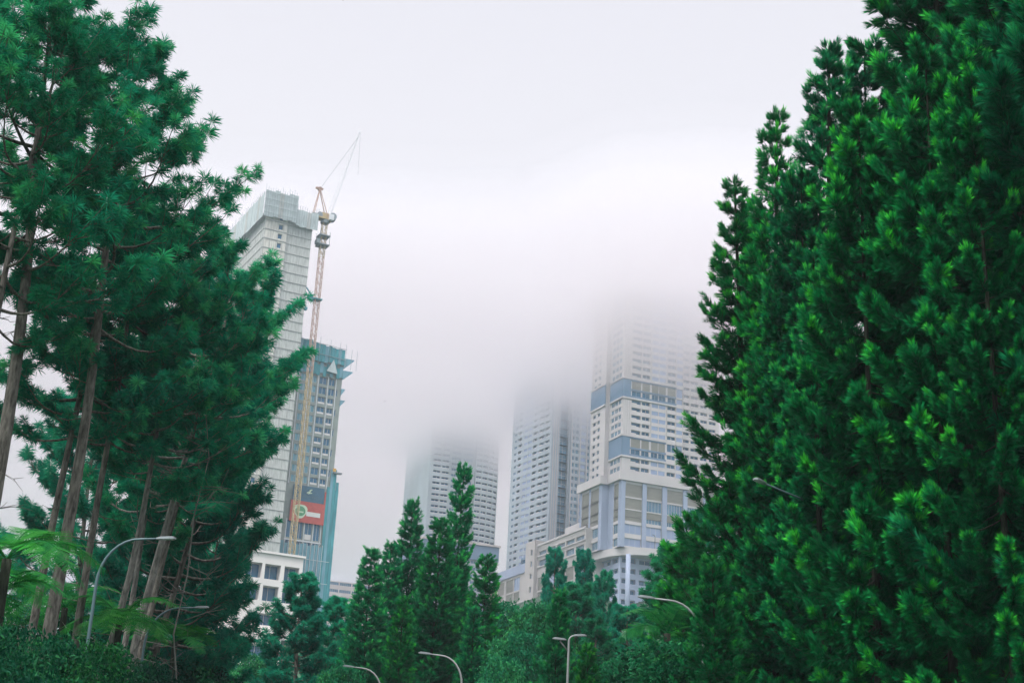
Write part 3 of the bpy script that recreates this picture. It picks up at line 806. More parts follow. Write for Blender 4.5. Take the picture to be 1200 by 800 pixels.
# ---- unfinished tower under beige nets, far left
AU, AV = axes(63); AC = np.array([-86.3, 455., 0])
def tower_netted():
    du, dv, c = AU, AV, AC; t = thing('unfinished_tower', 'tall unfinished tower wrapped in beige nets with a ragged pale crown of scaffolding', 'tower', (c[0], c[1], 50))
    w = MB(); f = Facade(); Z0, Z1, fl = 52, 206, 3.42; n = int((Z1 - Z0) / fl)
    zs = [Z0]
    for k in range(n): z = Z0 + k * fl; zs += [z + .9, z + 2.7]
    zs.append(Z1)
    f.wall(w, Pz(c, 0), du, [0, 5.0, 6.5, 8.0], zs, lambda i, j: ('floor_opening:dark', .5) if i == 1 and j % 2 and (j // 2) % 9 != 4 else None)
    o2 = c + du * 8.0 + dv * .7
    w.poly([Pz(o2, Z0), Pz(o2 + du * 9.2, Z0), Pz(o2 + du * 9.2, Z1), Pz(o2, Z1)], 1)
    w.poly([Pz(c + du * 8, Z0), Pz(o2, Z0), Pz(o2, Z1), Pz(c + du * 8, Z1)], 0)
    w.poly([Pz(c + dv * 52, Z0), Pz(c, Z0), Pz(c, Z1), Pz(c + dv * 52, Z1)], 1)
    e = o2 + du * 9.2
    w.poly([Pz(e, Z0), Pz(e + dv * 51, Z0), Pz(e + dv * 51, Z1), Pz(e, Z1)], 1)
    w.poly([Pz(e + dv * 51, Z0), Pz(c + dv * 52, Z0), Pz(c + dv * 52, Z1), Pz(e + dv * 51, Z1)], 1); w.poly([Pz(c, Z1), Pz(e, Z1), Pz(e + dv * 51, Z1), Pz(c + dv * 52, Z1)], 1)
    w.build('net_wall', ['net', 'net_grey'], t); f.flush(t)
    s = MB()                                             # slab edges and net seams
    for k in range(1, n):
        z = Z0 + k * fl
        s.box(Pz(c - dv * .16 - du * .16, z), du * 8.1, dv * .15, Z3 * .28); s.box(Pz(o2 - dv * .16, z), du * 9.3, dv * .15, Z3 * .28)
        s.box(Pz(c - du * .17, z), du * .16, dv * 52, Z3 * .28)
    s.build('slab_edge', 'grey', t)
    v = MB()
    for u in (.0, 2.2, 4.7, 6.7): v.box(Pz(c + du * u - dv * .1, Z0), du * .14, dv * .09, Z3 * (Z1 - Z0))
    for u in (2.2, 4.5, 6.8): v.box(Pz(o2 + du * u - dv * .1, Z0), du * .14, dv * .09, Z3 * (Z1 - Z0))
    for k in range(17): v.box(Pz(c + dv * (1.5 + 3 * k) - du * .12, Z0), du * .1, dv * .25, Z3 * (Z1 - Z0))
    v.build('net_seam', 'net_grey', t)
    rng = random.Random(4); g = MB()                      # crown of net panels and scaffold rods
    def panel(o, d, L, z0, z1, step):
        k = int(L / step)
        for i in range(k):
            h = z1 + rng.uniform(-.5, .25); b = z0 + rng.uniform(-.35, .2); n_ = np.cross(d, Z3) * rng.uniform(0, .12)
            g.box(Pz(o + d * i * L / k, b) + n_, d * (L / k * .97), n_ * 0 + np.cross(d, Z3) * .08, Z3 * (h - b), 1 if i % 6 == 3 else 0)
    panel(c - dv * 1.1 - du * 1.1, du, 11.7, 203.5, 213.2, 1.5); panel(c - dv * .6 + du * 10.6, du, 8.0, 202.6, 208.6, 1.3); panel(c + dv * 53 - du * 1.4, -dv, 54, 203.2, 212, 2.2)
    panel(c + du * 2 + dv * 3, du, 8, 210, 214.2, 1.6)
    g.build('crown_net', ['net_pale', 'net_grey'], t)
    r = MB()
    for i in range(24):
        u = -1.3 + i * .85; z = 213.6 if u < 10 else 208.8
        p = Pz(c + du * u - dv * 1.5, 203); r.beam(p, Pz(p, z + rng.uniform(0, 1.6)), .10)
    for z in (204.5, 207, 209.5, 212): r.beam(Pz(c - du * 1.4 - dv * 1.55, z), Pz(c + du * 10.4 - dv * 1.55, z), .10)
    for k in range(26):
        p = Pz(c + dv * (2 * k) - du * 1.5, 203); r.beam(p, Pz(p, 212 + rng.uniform(0, 1.8)), .10)
    r.build('scaffold', 'steel', t)
    p = MB(); p.box(Pz(c + du * 17.4 + dv * .5, 173.6), du * .9, dv * 1.4, Z3 * .9); p.build('hoist_bracket', 'net_teal', t)
tower_netted()

# ---- lower unfinished block with the banners
BU, BV = axes(63); BC = np.array([-59.0, 478., 0])
def block_banner():
    du, dv, c = BU, BV, BC; s = 478 / 455.; zf = lambda z: 1.65 + (z - 1.65) * s
    t = thing('unfinished_block', 'unfinished block with teal net top, window grid, red and blue banners', 'building', (c[0], c[1], 55))
    f = Facade(); w = MB()
    n = 11; z0, z1 = zf(109.4), zf(146.5); fl = (z1 - z0) / n; zs = [z0]
    for k in range(n): zs += [z0 + k * fl + .75, z0 + (k + 1) * fl - .35]
    zs.append(z1)
    us = cols(-15.6, [(-13.8, -11.4), (-10.4, -8.0), (-7.0, -4.3), (-3.5, -1.3), (-.7, -.1)], 1.1)
    def cell(i, j):
        if i % 2 == 0 or j % 2 == 0: return None
        r = n - 1 - j // 2; k = i // 2
        if k == 4: return ('slot_window:dark', .3) if r % 2 else None
        if k in (0, 1): return ('window:netted', .25)
        return ('window:' + ('sill' if r > 1 and (r * 7 + k) % 5 else 'dark'), .45)
    f.wall(w, Pz(c, 0), du, us, zs, cell)
    zb = [zf(60), zf(74), zf(83), zf(91.7), zf(92.3), zf(98.0), zf(98.3), zf(109.4)]
    usb = cols(-15.6, [(-13.5, -10.6), (-10, -7.8), (-7.1, -4.6), (-4, -1.8)], 1.1)
    f.wall(w, Pz(c, 0), du, usb, zb, lambda i, j: ('lower_window:' + ('dark' if i != 5 else 'sill'), .5) if i % 2 and j in (4, 2) else None)
    shell(w, c, du, dv, 1.1, 22, zf(60), zf(155), u0=-15.6, front=False)
    w.poly([Pz(c - du * 15.6, z1), Pz(c + du * 1.1, z1), Pz(c + du * 1.1, zf(155)), Pz(c - du * 15.6, zf(155))])
    w.build('wall', 'concrete', t); f.flush(t)
    # pale mullion frame lines over the openings
    q = MB()
    for u in (-14.4, -10.9, -7.5, -3.9, -1.0): q.box(Pz(c + du * (u - .12) - dv * .12, z0), du * .3, dv * .11, Z3 * (z1 - z0))
    for u in (-13.7, -10.3, -7.45, -4.3, -1.6): q.box(Pz(c + du * (u - .1) - dv * .1, zf(91)), du * .3, dv * .09, Z3 * (zf(98.2) - zf(91)))
    q.box(Pz(c - du * 14 - dv * .14, zf(91.4)), du * 13, dv * .12, Z3 * .5)
    q.build('pier', 'frame', t)
    # teal crown nets
    rng = random.Random(9); g = MB()
    for i in range(14):
        u = -15.8 + i * 1.2; g.box(Pz(c + du * u - dv * (1.0 + rng.uniform(0, .12)), zf(151.2) + rng.uniform(-.3, .2)), du * 1.16, dv * .08, Z3 * (zf(158.0) - zf(151.2) + rng.uniform(-.2, .1) - .28 * i * .45), 0 if i % 4 else 1)
        g.box(Pz(c + du * u - dv * (.5 + rng.uniform(0, .2)), zf(147.2) + rng.uniform(-.9, .9)), du * 1.16, dv * .08, Z3 * (4.0 + rng.uniform(-.6, .3)), i % 3 == 1)
    g.prism([Pz(c + du * -5.4 - dv * 1.5, zf(148)), Pz(c + du * -1.4 - dv * 1.5, zf(147.6)), Pz(c + du * -3.0 - dv * 1.2, zf(152.4))], -dv * .2, 2)
    # catch fans that flare out past the corner
    for (z, o_, h, u_) in ((zf(152.4), 3.6, 3.0, 1.1), (zf(148.4), 3.5, 2.6, 1.0), (zf(142.4), 1.3, 1.8, 1.0), (zf(138.6), 1.6, 1.7, 1.0)):
        g.prism([Pz(c + du * u_ - dv * .6, z - h * .8), Pz(c + du * (u_ + o_) - dv * .6, z + h * .38), Pz(c + du * (u_ + o_) - dv * .6, z + h * .52), Pz(c + du * u_ - dv * .6, z + h * .5)], dv * 9, 1)
    g.build('crown_net', ['net_teal', 'net_blue', 'net_pale'], t)
    r = MB()
    for u in (-15.4, -12, -8.4, -4.6, -1, 1.2, 3.4, 5.4): r.beam(Pz(c + du * u - dv * 1.2, zf(150)), Pz(c + du * u - dv * 1.2, zf(158.6) - .1 * u - (1.2 if u > 2 else 0)), .12)
    for z in (zf(153.8), zf(157.4)): r.beam(Pz(c - du * 15.8 - dv * 1.25, z), Pz(c + du * 1.4 - dv * 1.25, z - .8), .14)
    r.build('scaffold', 'steel', t)
    # nets down the right-hand edge and round the foot
    e = MB()
    for i, (u, a, b) in enumerate(((-1.0, 60, 110), (.05, 60, 116), (1.1, 60, 116), (2.2, 62, 112))): e.box(Pz(c + du * u - dv * (.7 - .1 * i), zf(a)), du * 1.0, dv * .08, Z3 * (zf(b) - zf(a)), (0, 1, 0, 0)[i])
    e.box(Pz(c + du * 3.2 - dv * .4, zf(60)), du * .08, dv * 12, Z3 * (zf(110) - zf(60)), 0)
    for i in range(11): e.box(Pz(c + du * (-15.4 + i * 1.33) - dv * (.55 + .12 * (i % 3)), zf(60)), du * 1.25, dv * .08, Z3 * (zf(91.0) - zf(60) - (i * 5 % 3) * .35), 1)
    for i in range(5): e.box(Pz(c + du * (-21.6 + i * 1.2) - dv * (.5 + .15 * (i % 2)), zf(60)), du * 1.15, dv * .08, Z3 * (zf(107) - zf(60) - (i % 3) * 1.2), (1, 0)[i % 2])
    e.build('wrap_net', ['net_teal', 'net_blue'], t)
    l = MB()
    for i in range(12): l.beam(Pz(c + du * (-15.4 + i * 1.33) - dv * .95, zf(60)), Pz(c + du * (-15.4 + i * 1.33) - dv * .95, zf(91)), .13)
    for z in (66, 72, 79, 86): l.beam(Pz(c - du * 15.4 - dv * .98, zf(z)), Pz(c + du * 2 - dv * .98, zf(z)), .10)
    l.build('scaffold_pole', 'frame', t)
    h = MB(); h.box(Pz(c + du * .6 - dv * 1.6, zf(114.6)), du * 3.0, dv * 1.2, Z3 * .5, 0); h.box(Pz(c + du * .2 - dv * 1.7, zf(115.1)), du * 1.1, dv * .1, Z3 * 1.1, 1); h.build('hoist_platform', ['crane_g', 'orange'], t)
    # banners
    o = c - du * 13.1 - dv * .62
    bl = MB(); bl.box(Pz(o + du * .4, zf(104.2)), du * 11.0, dv * .12, Z3 * (zf(109.2) - zf(104.2)))
    blo = bl.build('blue_banner', 'sign_blue', t)
    rd = MB(); rd.box(Pz(o - dv * .06, zf(97.4)), du * 12.6, dv * .12, Z3 * (zf(104.15) - zf(97.4))); rd.box(Pz(o + du * 11.6 - dv * .05, zf(104.2)), du * 1.0, dv * .1, Z3 * 4.2)
    rdo = rd.build('red_banner', 'sign_red', t)
    def on(u, z, off): return Pz(o + du * u - dv * off, z)
    bz = zf(100.9)
    sh = MB(); pts = []
    for i in range(20):
        a = 2 * math.pi * i / 20; rr = 2.35 * (1 + .10 * math.cos(3 * (a + math.pi / 2))); pts.append((3.6 + rr * math.cos(a), bz + .1 + rr * math.sin(a)))
    sh.prism([on(u, z, .10) for u, z in pts], dv * .03, 0)
    sh.prism([on(3.6 + 1.75 * math.cos(2 * math.pi * i / 20), bz + 1.65 * math.sin(2 * math.pi * i / 20), .14) for i in range(20)], dv * .03, 1)
    sh.box(on(2.5, bz - .55, .17), du * 2.2, dv * .02, Z3 * .5, 0)
    sh.build('badge', ['badge_pale', 'badge_green'], rdo)
    st = MB(); st.box(on(5.7, bz - 1.35, .12), du * 4.9, dv * .03, Z3 * 1.5); st.build('name_strip', 'print_white', rdo)
    em = MB()                                            # pale bird-like emblem above a row of lettering too small to read
    for (u0, zz0, u1, zz1) in ((5.2, 2.9, 6.6, 3.8), (6.6, 3.8, 6.1, 3.1), (5.6, 2.75, 7.0, 3.1), (6.1, 3.9, 7.0, 4.2)): em.beam(on(u0, zf(104.2) + zz0, .08), on(u1, zf(104.2) + zz1, .08), .30)
    em.build('emblem', 'badge_pale', blo)
    le = MB(); rr = random.Random(3)
    x = 1.4
    for k in range(14):
        if k == 8: x += .6
        le.box(on(x, zf(104.2) + 1.3, .08), du * .14, dv * .02, Z3 * .8); le.box(on(x + .2, zf(104.2) + 1.3 + rr.choice((0, .35, .66)), .08), du * .26, dv * .02, Z3 * .14)
        x += .66
    le.build('lettering', 'pole', blo)
block_banner()

# ---- tower crane in front of both
def crane():
    Y = 466.; p0 = at(343, 645, Y); p1 = at(379.5, 262, Y)
    x, y = (p0[0] + p1[0]) / 2, Y; top = p1[2]; base = ground(x, y) - .5
    t = thing('tower_crane', 'slim lattice tower crane with a steep luffing jib beside the netted tower', 'crane', (x, y, base))
    du, dv = AU, AV; hw = .80
    cor = [(-hw, -hw), (hw, -hw), (hw, hw), (-hw, hw)]
    P = lambda i, z: Pz(np.array([x, y, 0]) + du * cor[i % 4][0] + dv * cor[i % 4][1], z)
    for (z0, z1, m, nm) in ((base, 152, 'crane_y', 'mast'), (152, top - 13, 'crane_p', 'mast'), (top - 13, top, 'crane_y', 'mast')):
        b = MB(); k = max(1, int(round((z1 - z0) / 1.9))); h = (z1 - z0) / k
        for i in range(4): b.beam(P(i, z0), P(i, z1), .22)
        for j in range(k):
            z = z0 + j * h
            for i in range(4):
                b.beam(P(i, z), P(i + 1, z), .11)
                a, c_ = (i, i + 1) if j % 2 else (i + 1, i)
                b.beam(P(a, z), P(c_, z + h), .11)
        b.build(nm, m, t)
    C0 = np.array([x, y, 0])
    # climbing collar, slewing ring, machinery deck
    b = MB()
    b.box(Pz(C0 - du * 2.0 - dv * 2.0, top - 8.6), du * 4, dv * 4, Z3 * .35, 0); b.box(Pz(C0 - du * 2.0 - dv * 2.0, top - 5.2), du * 4, dv * 4, Z3 * .35, 0)
    b.box(Pz(C0 - du * 2.6 - dv * 1.6, top - 8.2), du * 1.2, dv * 2.6, Z3 * 1.5, 0)
    for s_ in (-1, 1):
        for q in (-1, 1): b.beam(Pz(C0 + du * 1.8 * s_ + dv * 1.8 * q, top - 8.6), Pz(C0 + du * 1.8 * s_ + dv * 1.8 * q, top - 3.6), .16, 0)
    b.build('climbing_frame', 'crane_g', t)
    b = MB(); b.tube([Pz(C0, top), Pz(C0, top + 1.2)], 1.5, 16); b.build('slewing_ring', 'crane_g', t)
    jd = np.array([.55, .30, 0]); jd = jd / np.linalg.norm(jd); sd = np.array([-jd[1], jd[0], 0])
    b = MB(); b.box(Pz(C0 - jd * 5.2 - sd * 1.5, top + 1.2), jd * 7.6, sd * 3.0, Z3 * .5, 0); b.box(Pz(C0 - jd * 1.6 - sd * 1.0, top + 1.7), jd * 2.6, sd * 2.0, Z3 * 2.0, 0)
    b.build('machinery_deck', 'crane_y', t)
    b = MB(); b.box(Pz(C0 - jd * 5.0 - sd * 1.2, top - .6), jd * 2.2, sd * 2.4, Z3 * 3.2, 0); b.build('counterweight', 'crane_g', t)
    b = MB(); b.tube([Pz(C0 - jd * 2.3 - sd * 1.1, top + 2.6), Pz(C0 - jd * 2.3 + sd * 1.1, top + 2.6)], 1.0, 18); b.build('winch_drum', 'crane_g', t)
    b = MB(); b.tube([Pz(C0 + jd * 2.4 - sd * 1.3, top + 2.9), Pz(C0 + jd * 2.9 + sd * 1.3, top + 2.9)], 1.35, 18); b.build('winch_drum', 'crane_g', t)
    b = MB(); b.box(Pz(C0 + jd * .8 + sd * -2.7, top + .9), jd * 1.5, sd * 1.2, Z3 * 2.1, 0); b.build('cab', 'frame', t)
    # A-frame
    b = MB(); ap = Pz(C0 - jd * 3.0, top + 12.5)
    for s_ in (-1, 1): b.beam(Pz(C0 - jd * 4.6 + sd * 1.1 * s_, top + 1.7), ap + sd * .3 * s_, .24); b.beam(Pz(C0 + jd * .8 + sd * 1.1 * s_, top + 1.7), ap + sd * .3 * s_, .24)
    for q in (.35, .6, .8): b.beam(Pz(C0 - jd * 4.6, top + 1.7) * (1 - q) + ap * q - sd * .9 * (1 - q), Pz(C0 - jd * 4.6, top + 1.7) * (1 - q) + ap * q + sd * .9 * (1 - q), .15)
    b.tube([ap - sd * .5, ap + sd * .5], .75, 14); b.box(ap - jd * 1.5 - sd * .5 - Z3 * .1, jd * 2.6, sd * 1.0, Z3 * .5)
    b.build('a_frame', 'crane_p', t)
    # jib
    b = MB(); J0 = Pz(C0 + jd * 1.6, top + 2.2); el_ = RAD(77); ax = jd * math.cos(el_) + Z3 * math.sin(el_); up = np.cross(sd, ax); L = 38.; k = 17
    tri = [(.75, 0), (-.75, 0), (0, 1.3)]
    Q = lambda i, s_: J0 + ax * s_ + (sd * tri[i % 3][0] - up * tri[i % 3][1]) * (1 - .55 * s_ / L)
    for i in range(3): b.beam(Q(i, 0), Q(i, L), .12)
    for j in range(k):
        for i in range(3): b.beam(Q(i, L * j / k), Q(i + 1, L * (j + 1) / k), .06)
    b.build('jib', 'frame', t)  # pale colour painted in for mist fading the jib
    b = MB(); b.beam(ap, J0 + ax * L * .93, .10); b.beam(J0 + ax * L, Pz(J0 + ax * L + jd * .6, top + 22), .07)
    b.build('cable', 'crane_g', t)
    # ties to the netted tower
    b = MB(); e = AC + AU * 17.2; zt = at(372, 350, Y)[2]
    for (dz, a, m) in ((0, .7, 0), (2.4, .7, 0), (-1.5, .3, 1)): b.beam(Pz(e + dv * a, zt + dz + .6), Pz(C0 - du * 1.1, zt - .3), .34, 0)
    b.box(Pz(C0 - du * 1.5 - dv * 1.5, zt - .6), du * 3.0, dv * 3.0, Z3 * .35, 0); b.build('tie', 'net_teal', t)
crane()

# ---- white parking building at lower left
def white_block():
    du, dv = axes(63); c = np.array([-45., 330., 0]); t = thing('parking_building', 'white concrete deck building with big dark openings, above the bushy dark pine', 'building', (-45, 330, 30))
    f = Facade(); w = MB()
    zs = [50.0, 52.8, 56.2, 57.7, 61.1, 63.4]
    f.wall(w, Pz(c, 0), du, cols(-15, [(-13.2, -9.6), (-8.9, -5.2), (-4.3, -.8)], 0), zs, lambda i, j: ('deck_opening:dark', 2.2) if i % 2 and j in (1, 3) else None)
    z2 = [44.6, 47.0, 50.6 - .6]
    c1 = c - du * 4.6
    f.wall(w, Pz(c, 0), du, cols(-15, [(-9.6, -5.3), (-4.4, -.8)], 0), [47.4, 50.0], lambda i, j: ('deck_opening:dark', 2.0) if i % 2 else None)
    f.wall(w, Pz(c, 0), du, [-15, 0], [44.6, 47.4], lambda i, j: None)
    shell(w, c, du, dv, 0, 20, 44.6, 63.4, u0=-15, front=False)
    # lower, longer storeys
    d0 = c - du * 22 - dv * 1.0
    f.wall(w, Pz(d0, 0), du, cols(0, [(8.8, 17.0)], 18.2), [38.8, 43.0, 46.6], lambda i, j: ('deck_opening:dark', 2.0) if i == 1 and j == 0 else None)
    f.wall(w, Pz(d0, 0), du, cols(0, [(8.2, 11.5), (11.7, 15), (15.2, 17.9)], 18.2), [25, 30, 34, 38.2, 38.8], lambda i, j: ('curtain_glazing:curtain', .3) if i % 2 and j in (1, 2) else None)
    shell(w, d0, du, dv, 18.2, 20, 25, 46.6, front=False)
    w.build('wall', 'white', t); f.flush(t)
    r = MB()
    for z in (39.4, 39.9, 40.4): r.beam(Pz(d0 + du * 8.6 - dv * .1, z), Pz(d0 + du * 17.2 - dv * .1, z), .08)
    for i in range(9): r.beam(Pz(d0 + du * (8.8 + i) - dv * .1, 38.9), Pz(d0 + du * (8.8 + i) - dv * .1, 40.4), .07)
    r.build('railing', 'frame', t)
    l = MB(); l.box(Pz(c - du * 15 - dv * .35, 63.4), du * 15.4, dv * .6, Z3 * .5); l.box(Pz(d0 - dv * .3 + du * .2, 38.3), du * 18, dv * .28, Z3 * .5); l.build('ledge', 'white', t)
white_block()

# ------------------------------------------------------------------ trees
PINE = [make_pine('pine_a', 11, H=24, start=.62, R=3.2, limbs=37, trunk_r=.25, dead=8),
        make_pine('pine_b', 23, H=24, start=.61, R=3.0, limbs=34, trunk_r=.20, dead=10, wob=.5),
        make_pine('pine_c', 37, H=22, start=.59, R=2.9, limbs=36, trunk_r=.19, leaf='pine', dead=16, wob=.55, bark='bark_pale'),
        make_pine('pine_d', 53, H=18, start=.10, R=3.2, limbs=70, trunk_r=.19, leaf='pine_deep', dead=4)]
CONE = [make_pine('cone_a', 71, H=16, start=.04, R=3.3, limbs=100, trunk_r=.18, leaf='pine_deep', conical=True, needle=.27, tw=.026, per=46, sub=(14, 21), wob=.12),
        make_pine('cone_b', 83, H=18, start=.04, R=3.6, limbs=105, trunk_r=.2, leaf='soft', conical=True, needle=.28, tw=.028, per=34, sub=(14, 21), wob=.12)]
ARAU = [make_arau('arau_a', 101, H=24, start=.05, R=3.1, gap=.66, per_whorl=6, shoot=.38, needle=.15, tw=.014, per=60, dens=1.25, inner=.86, up=.26, rise0=-.10, rise1=.75, taper=.92, irregular=.3),
        make_arau('arau_b', 131, H=36, start=.25, R=4.0, gap=1.25, per_whorl=6, shoot=.54, needle=.23, tw=.016, per=84, dens=1.9, taper=.5, rise0=-.30, up=.26, inner=.84, trunk_r=.26, irregular=.32),
        make_arau('arau_c', 151, H=30, start=.25, R=4.0, gap=1.25, per_whorl=6, shoot=.58, needle=.25, tw=.016, per=84, dens=1.9, taper=.55, rise0=-.36, up=.30, inner=.84, trunk_r=.24, irregular=.32)]
AMID = [make_arau('amid_a', 171, H=22, start=.02, R=3.0, gap=.52, per_whorl=6, shoot=.52, needle=.17, tw=.024, per=46, leaf='arau_far', dens=1.35, rise0=.10, rise1=.7, taper=.95, up=.20, inner=.97, trunk_r=.12),
        make_arau('amid_b', 181, H=26, start=.02, R=1.55, gap=.66, per_whorl=6, shoot=.50, needle=.18, tw=.024, per=46, leaf='arau_far', dens=1.4, rise0=.05, rise1=.5, taper=.40, up=.28, inner=.97, trunk_r=.12),
        make_arau('amid_c', 191, H=14, start=.02, R=2.4, gap=.5, per_whorl=6, shoot=.46, needle=.15, tw=.022, per=48, leaf='arau_lime', dens=1.3, rise0=.1, rise1=.7, taper=.85, up=.2, irregular=.45, inner=.97, trunk_r=.1)]
LEAFY = [make_leafy('leafy_a', 201, H=13, R=3.2, clumps=1700, per=24, size=.21, spread=.26),
         make_leafy('leafy_b', 211, H=10, R=2.8, clumps=1400, per=24, size=.19, spread=.24)]
SHRUB = [make_leafy('shrub_a', 221, H=5.5, R=2.4, clumps=1000, per=26, size=.11, leaf='shrub', spread=.15),
         make_leafy('shrub_b', 231, H=5.0, R=2.6, clumps=1000, per=26, size=.11, leaf='shrub', spread=.15)]

# tall pines of the roadside stand: (proto, top px, trunk column at the frame's foot, depth, width, spin, label)
G = 'tall pines of the roadside stand'
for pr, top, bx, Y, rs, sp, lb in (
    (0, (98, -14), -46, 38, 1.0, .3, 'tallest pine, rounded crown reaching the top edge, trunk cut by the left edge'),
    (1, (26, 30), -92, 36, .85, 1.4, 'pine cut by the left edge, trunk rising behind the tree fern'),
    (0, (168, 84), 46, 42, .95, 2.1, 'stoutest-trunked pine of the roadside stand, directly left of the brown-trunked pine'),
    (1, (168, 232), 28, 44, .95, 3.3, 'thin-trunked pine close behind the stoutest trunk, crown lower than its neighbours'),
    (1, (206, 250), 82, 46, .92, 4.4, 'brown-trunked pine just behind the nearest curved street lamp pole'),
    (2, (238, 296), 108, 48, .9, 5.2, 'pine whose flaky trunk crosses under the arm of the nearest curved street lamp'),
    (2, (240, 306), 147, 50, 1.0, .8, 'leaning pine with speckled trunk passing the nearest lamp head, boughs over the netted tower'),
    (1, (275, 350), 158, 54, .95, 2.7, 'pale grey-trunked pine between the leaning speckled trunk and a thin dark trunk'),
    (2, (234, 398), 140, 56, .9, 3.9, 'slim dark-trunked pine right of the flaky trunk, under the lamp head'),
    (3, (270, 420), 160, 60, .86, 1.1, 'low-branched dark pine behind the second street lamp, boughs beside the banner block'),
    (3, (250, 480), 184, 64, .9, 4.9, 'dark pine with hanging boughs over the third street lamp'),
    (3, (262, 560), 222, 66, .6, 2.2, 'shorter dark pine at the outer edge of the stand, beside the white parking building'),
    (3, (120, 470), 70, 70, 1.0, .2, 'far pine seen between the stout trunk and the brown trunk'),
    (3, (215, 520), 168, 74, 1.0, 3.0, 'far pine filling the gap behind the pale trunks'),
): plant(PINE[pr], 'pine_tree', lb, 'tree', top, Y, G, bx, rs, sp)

# bushy pines and the araucaria clump in the middle
for pr, top, Y, rs, sp, lb in (
    (0, (362, 674), 84, 1.15, .5, 'bushy dark pine in front of the white parking building'),
    (0, (402, 704), 92, 1.15, 1.9, 'smaller bushy pine leaning on the araucaria clump from its outer side'),
    (0, (655, 645), 112, .60, 1.0, 'slender dark pine with leader against the terraced building'),
    (0, (684, 648), 116, .60, 2.8, 'slender dark pine under the rounded canopy, next to the terraced building'),
    (1, (672, 684), 96, 1.25, 4.0, 'bushy teal pine just above the white double-headed street lamp'),
    (0, (707, 672), 108, .65, 5.1, 'dark pine standing before the lower storeys of the canopied podium'),
    (0, (742, 712), 92, 1.1, .9, 'broad dark pine between the canopied podium and the long lamp arm'),
    (1, (786, 640), 84, 1.1, 2.2, 'soft pale green pine behind the long lamp arm'),
    (1, (822, 598), 78, 1.1, 3.1, 'soft pine partly hidden by the outermost araucaria of the roadside row'),
    (0, (617, 712), 104, .8, 4.4, 'teal pine behind the rounded broad-leaved tree'),
    (1, (702, 726), 86, 1.1, .3, 'teal pine right below the canopied podium, nearer than the dark one'),
    (0, (588, 722), 112, .7, 1.6, 'small dark pine by the foot of the terraced building'),
): plant(CONE[pr], 'pine_tree', lb, 'tree', top, Y, 'bushy pines on the slope', None, rs, sp)
for pr, top, Y, rs, sp, lb in (
    (0, (438, 644), 82, 1.15, .4, 'outermost araucaria of the middle clump, spiky twigs bristling beside the slab block'),
    (0, (460, 638), 86, 1.0, 1.2, 'bright araucaria second from the outer edge of the middle clump'),
    (0, (483, 588), 88, .95, 2.6, 'araucaria with thin open leader before the left flank of the farthest tower'),
    (0, (515, 609), 80, 1.15, 3.4, 'dense cone-shaped araucaria with bright green tip, left of the tallest leader'),
    (1, (545, 546), 84, .82, 4.3, 'tallest araucaria of the middle clump, gapped columnar leader against the farthest tower'),
    (1, (569, 652), 80, 1.25, 5.5, 'short columnar araucaria closest to the terraced building'),
    (0, (500, 660), 92, 1.0, .9, 'low araucaria hidden behind the cone-shaped one'),
    (0, (540, 668), 92, 1.1, 2.0, 'low araucaria behind the tallest leader'),
    (0, (472, 700), 74, 1.0, 3.1, 'low bright araucaria in front of the bright one of the middle clump'),
    (0, (556, 712), 74, 1.0, 5.0, 'low araucaria just behind the pale curved lamp, in front of the tallest leader'),
): plant(AMID[pr], 'araucaria_tree', lb, 'tree', top, Y, 'araucarias of the middle clump', None, rs, sp)
for pr, top, Y, rs, sp, lb in (
    (2, (652, 694), 62, .75, 1.0, 'young bright araucaria beside the white double-headed street lamp'),
    (2, (800, 628), 62, 1.25, 2.0, 'yellow-green araucaria whose stepped boughs hold the long lamp arm'),
    (2, (690, 756), 58, .9, 3.0, 'small green araucaria right of the white double-headed street lamp'),
    (2, (842, 655), 37, .9, 4.2, 'lime araucaria under the outermost tree of the roadside row'),
): plant(AMID[pr], 'araucaria_tree', lb, 'tree', top, Y, 'young araucarias on the slope', None, rs, sp)

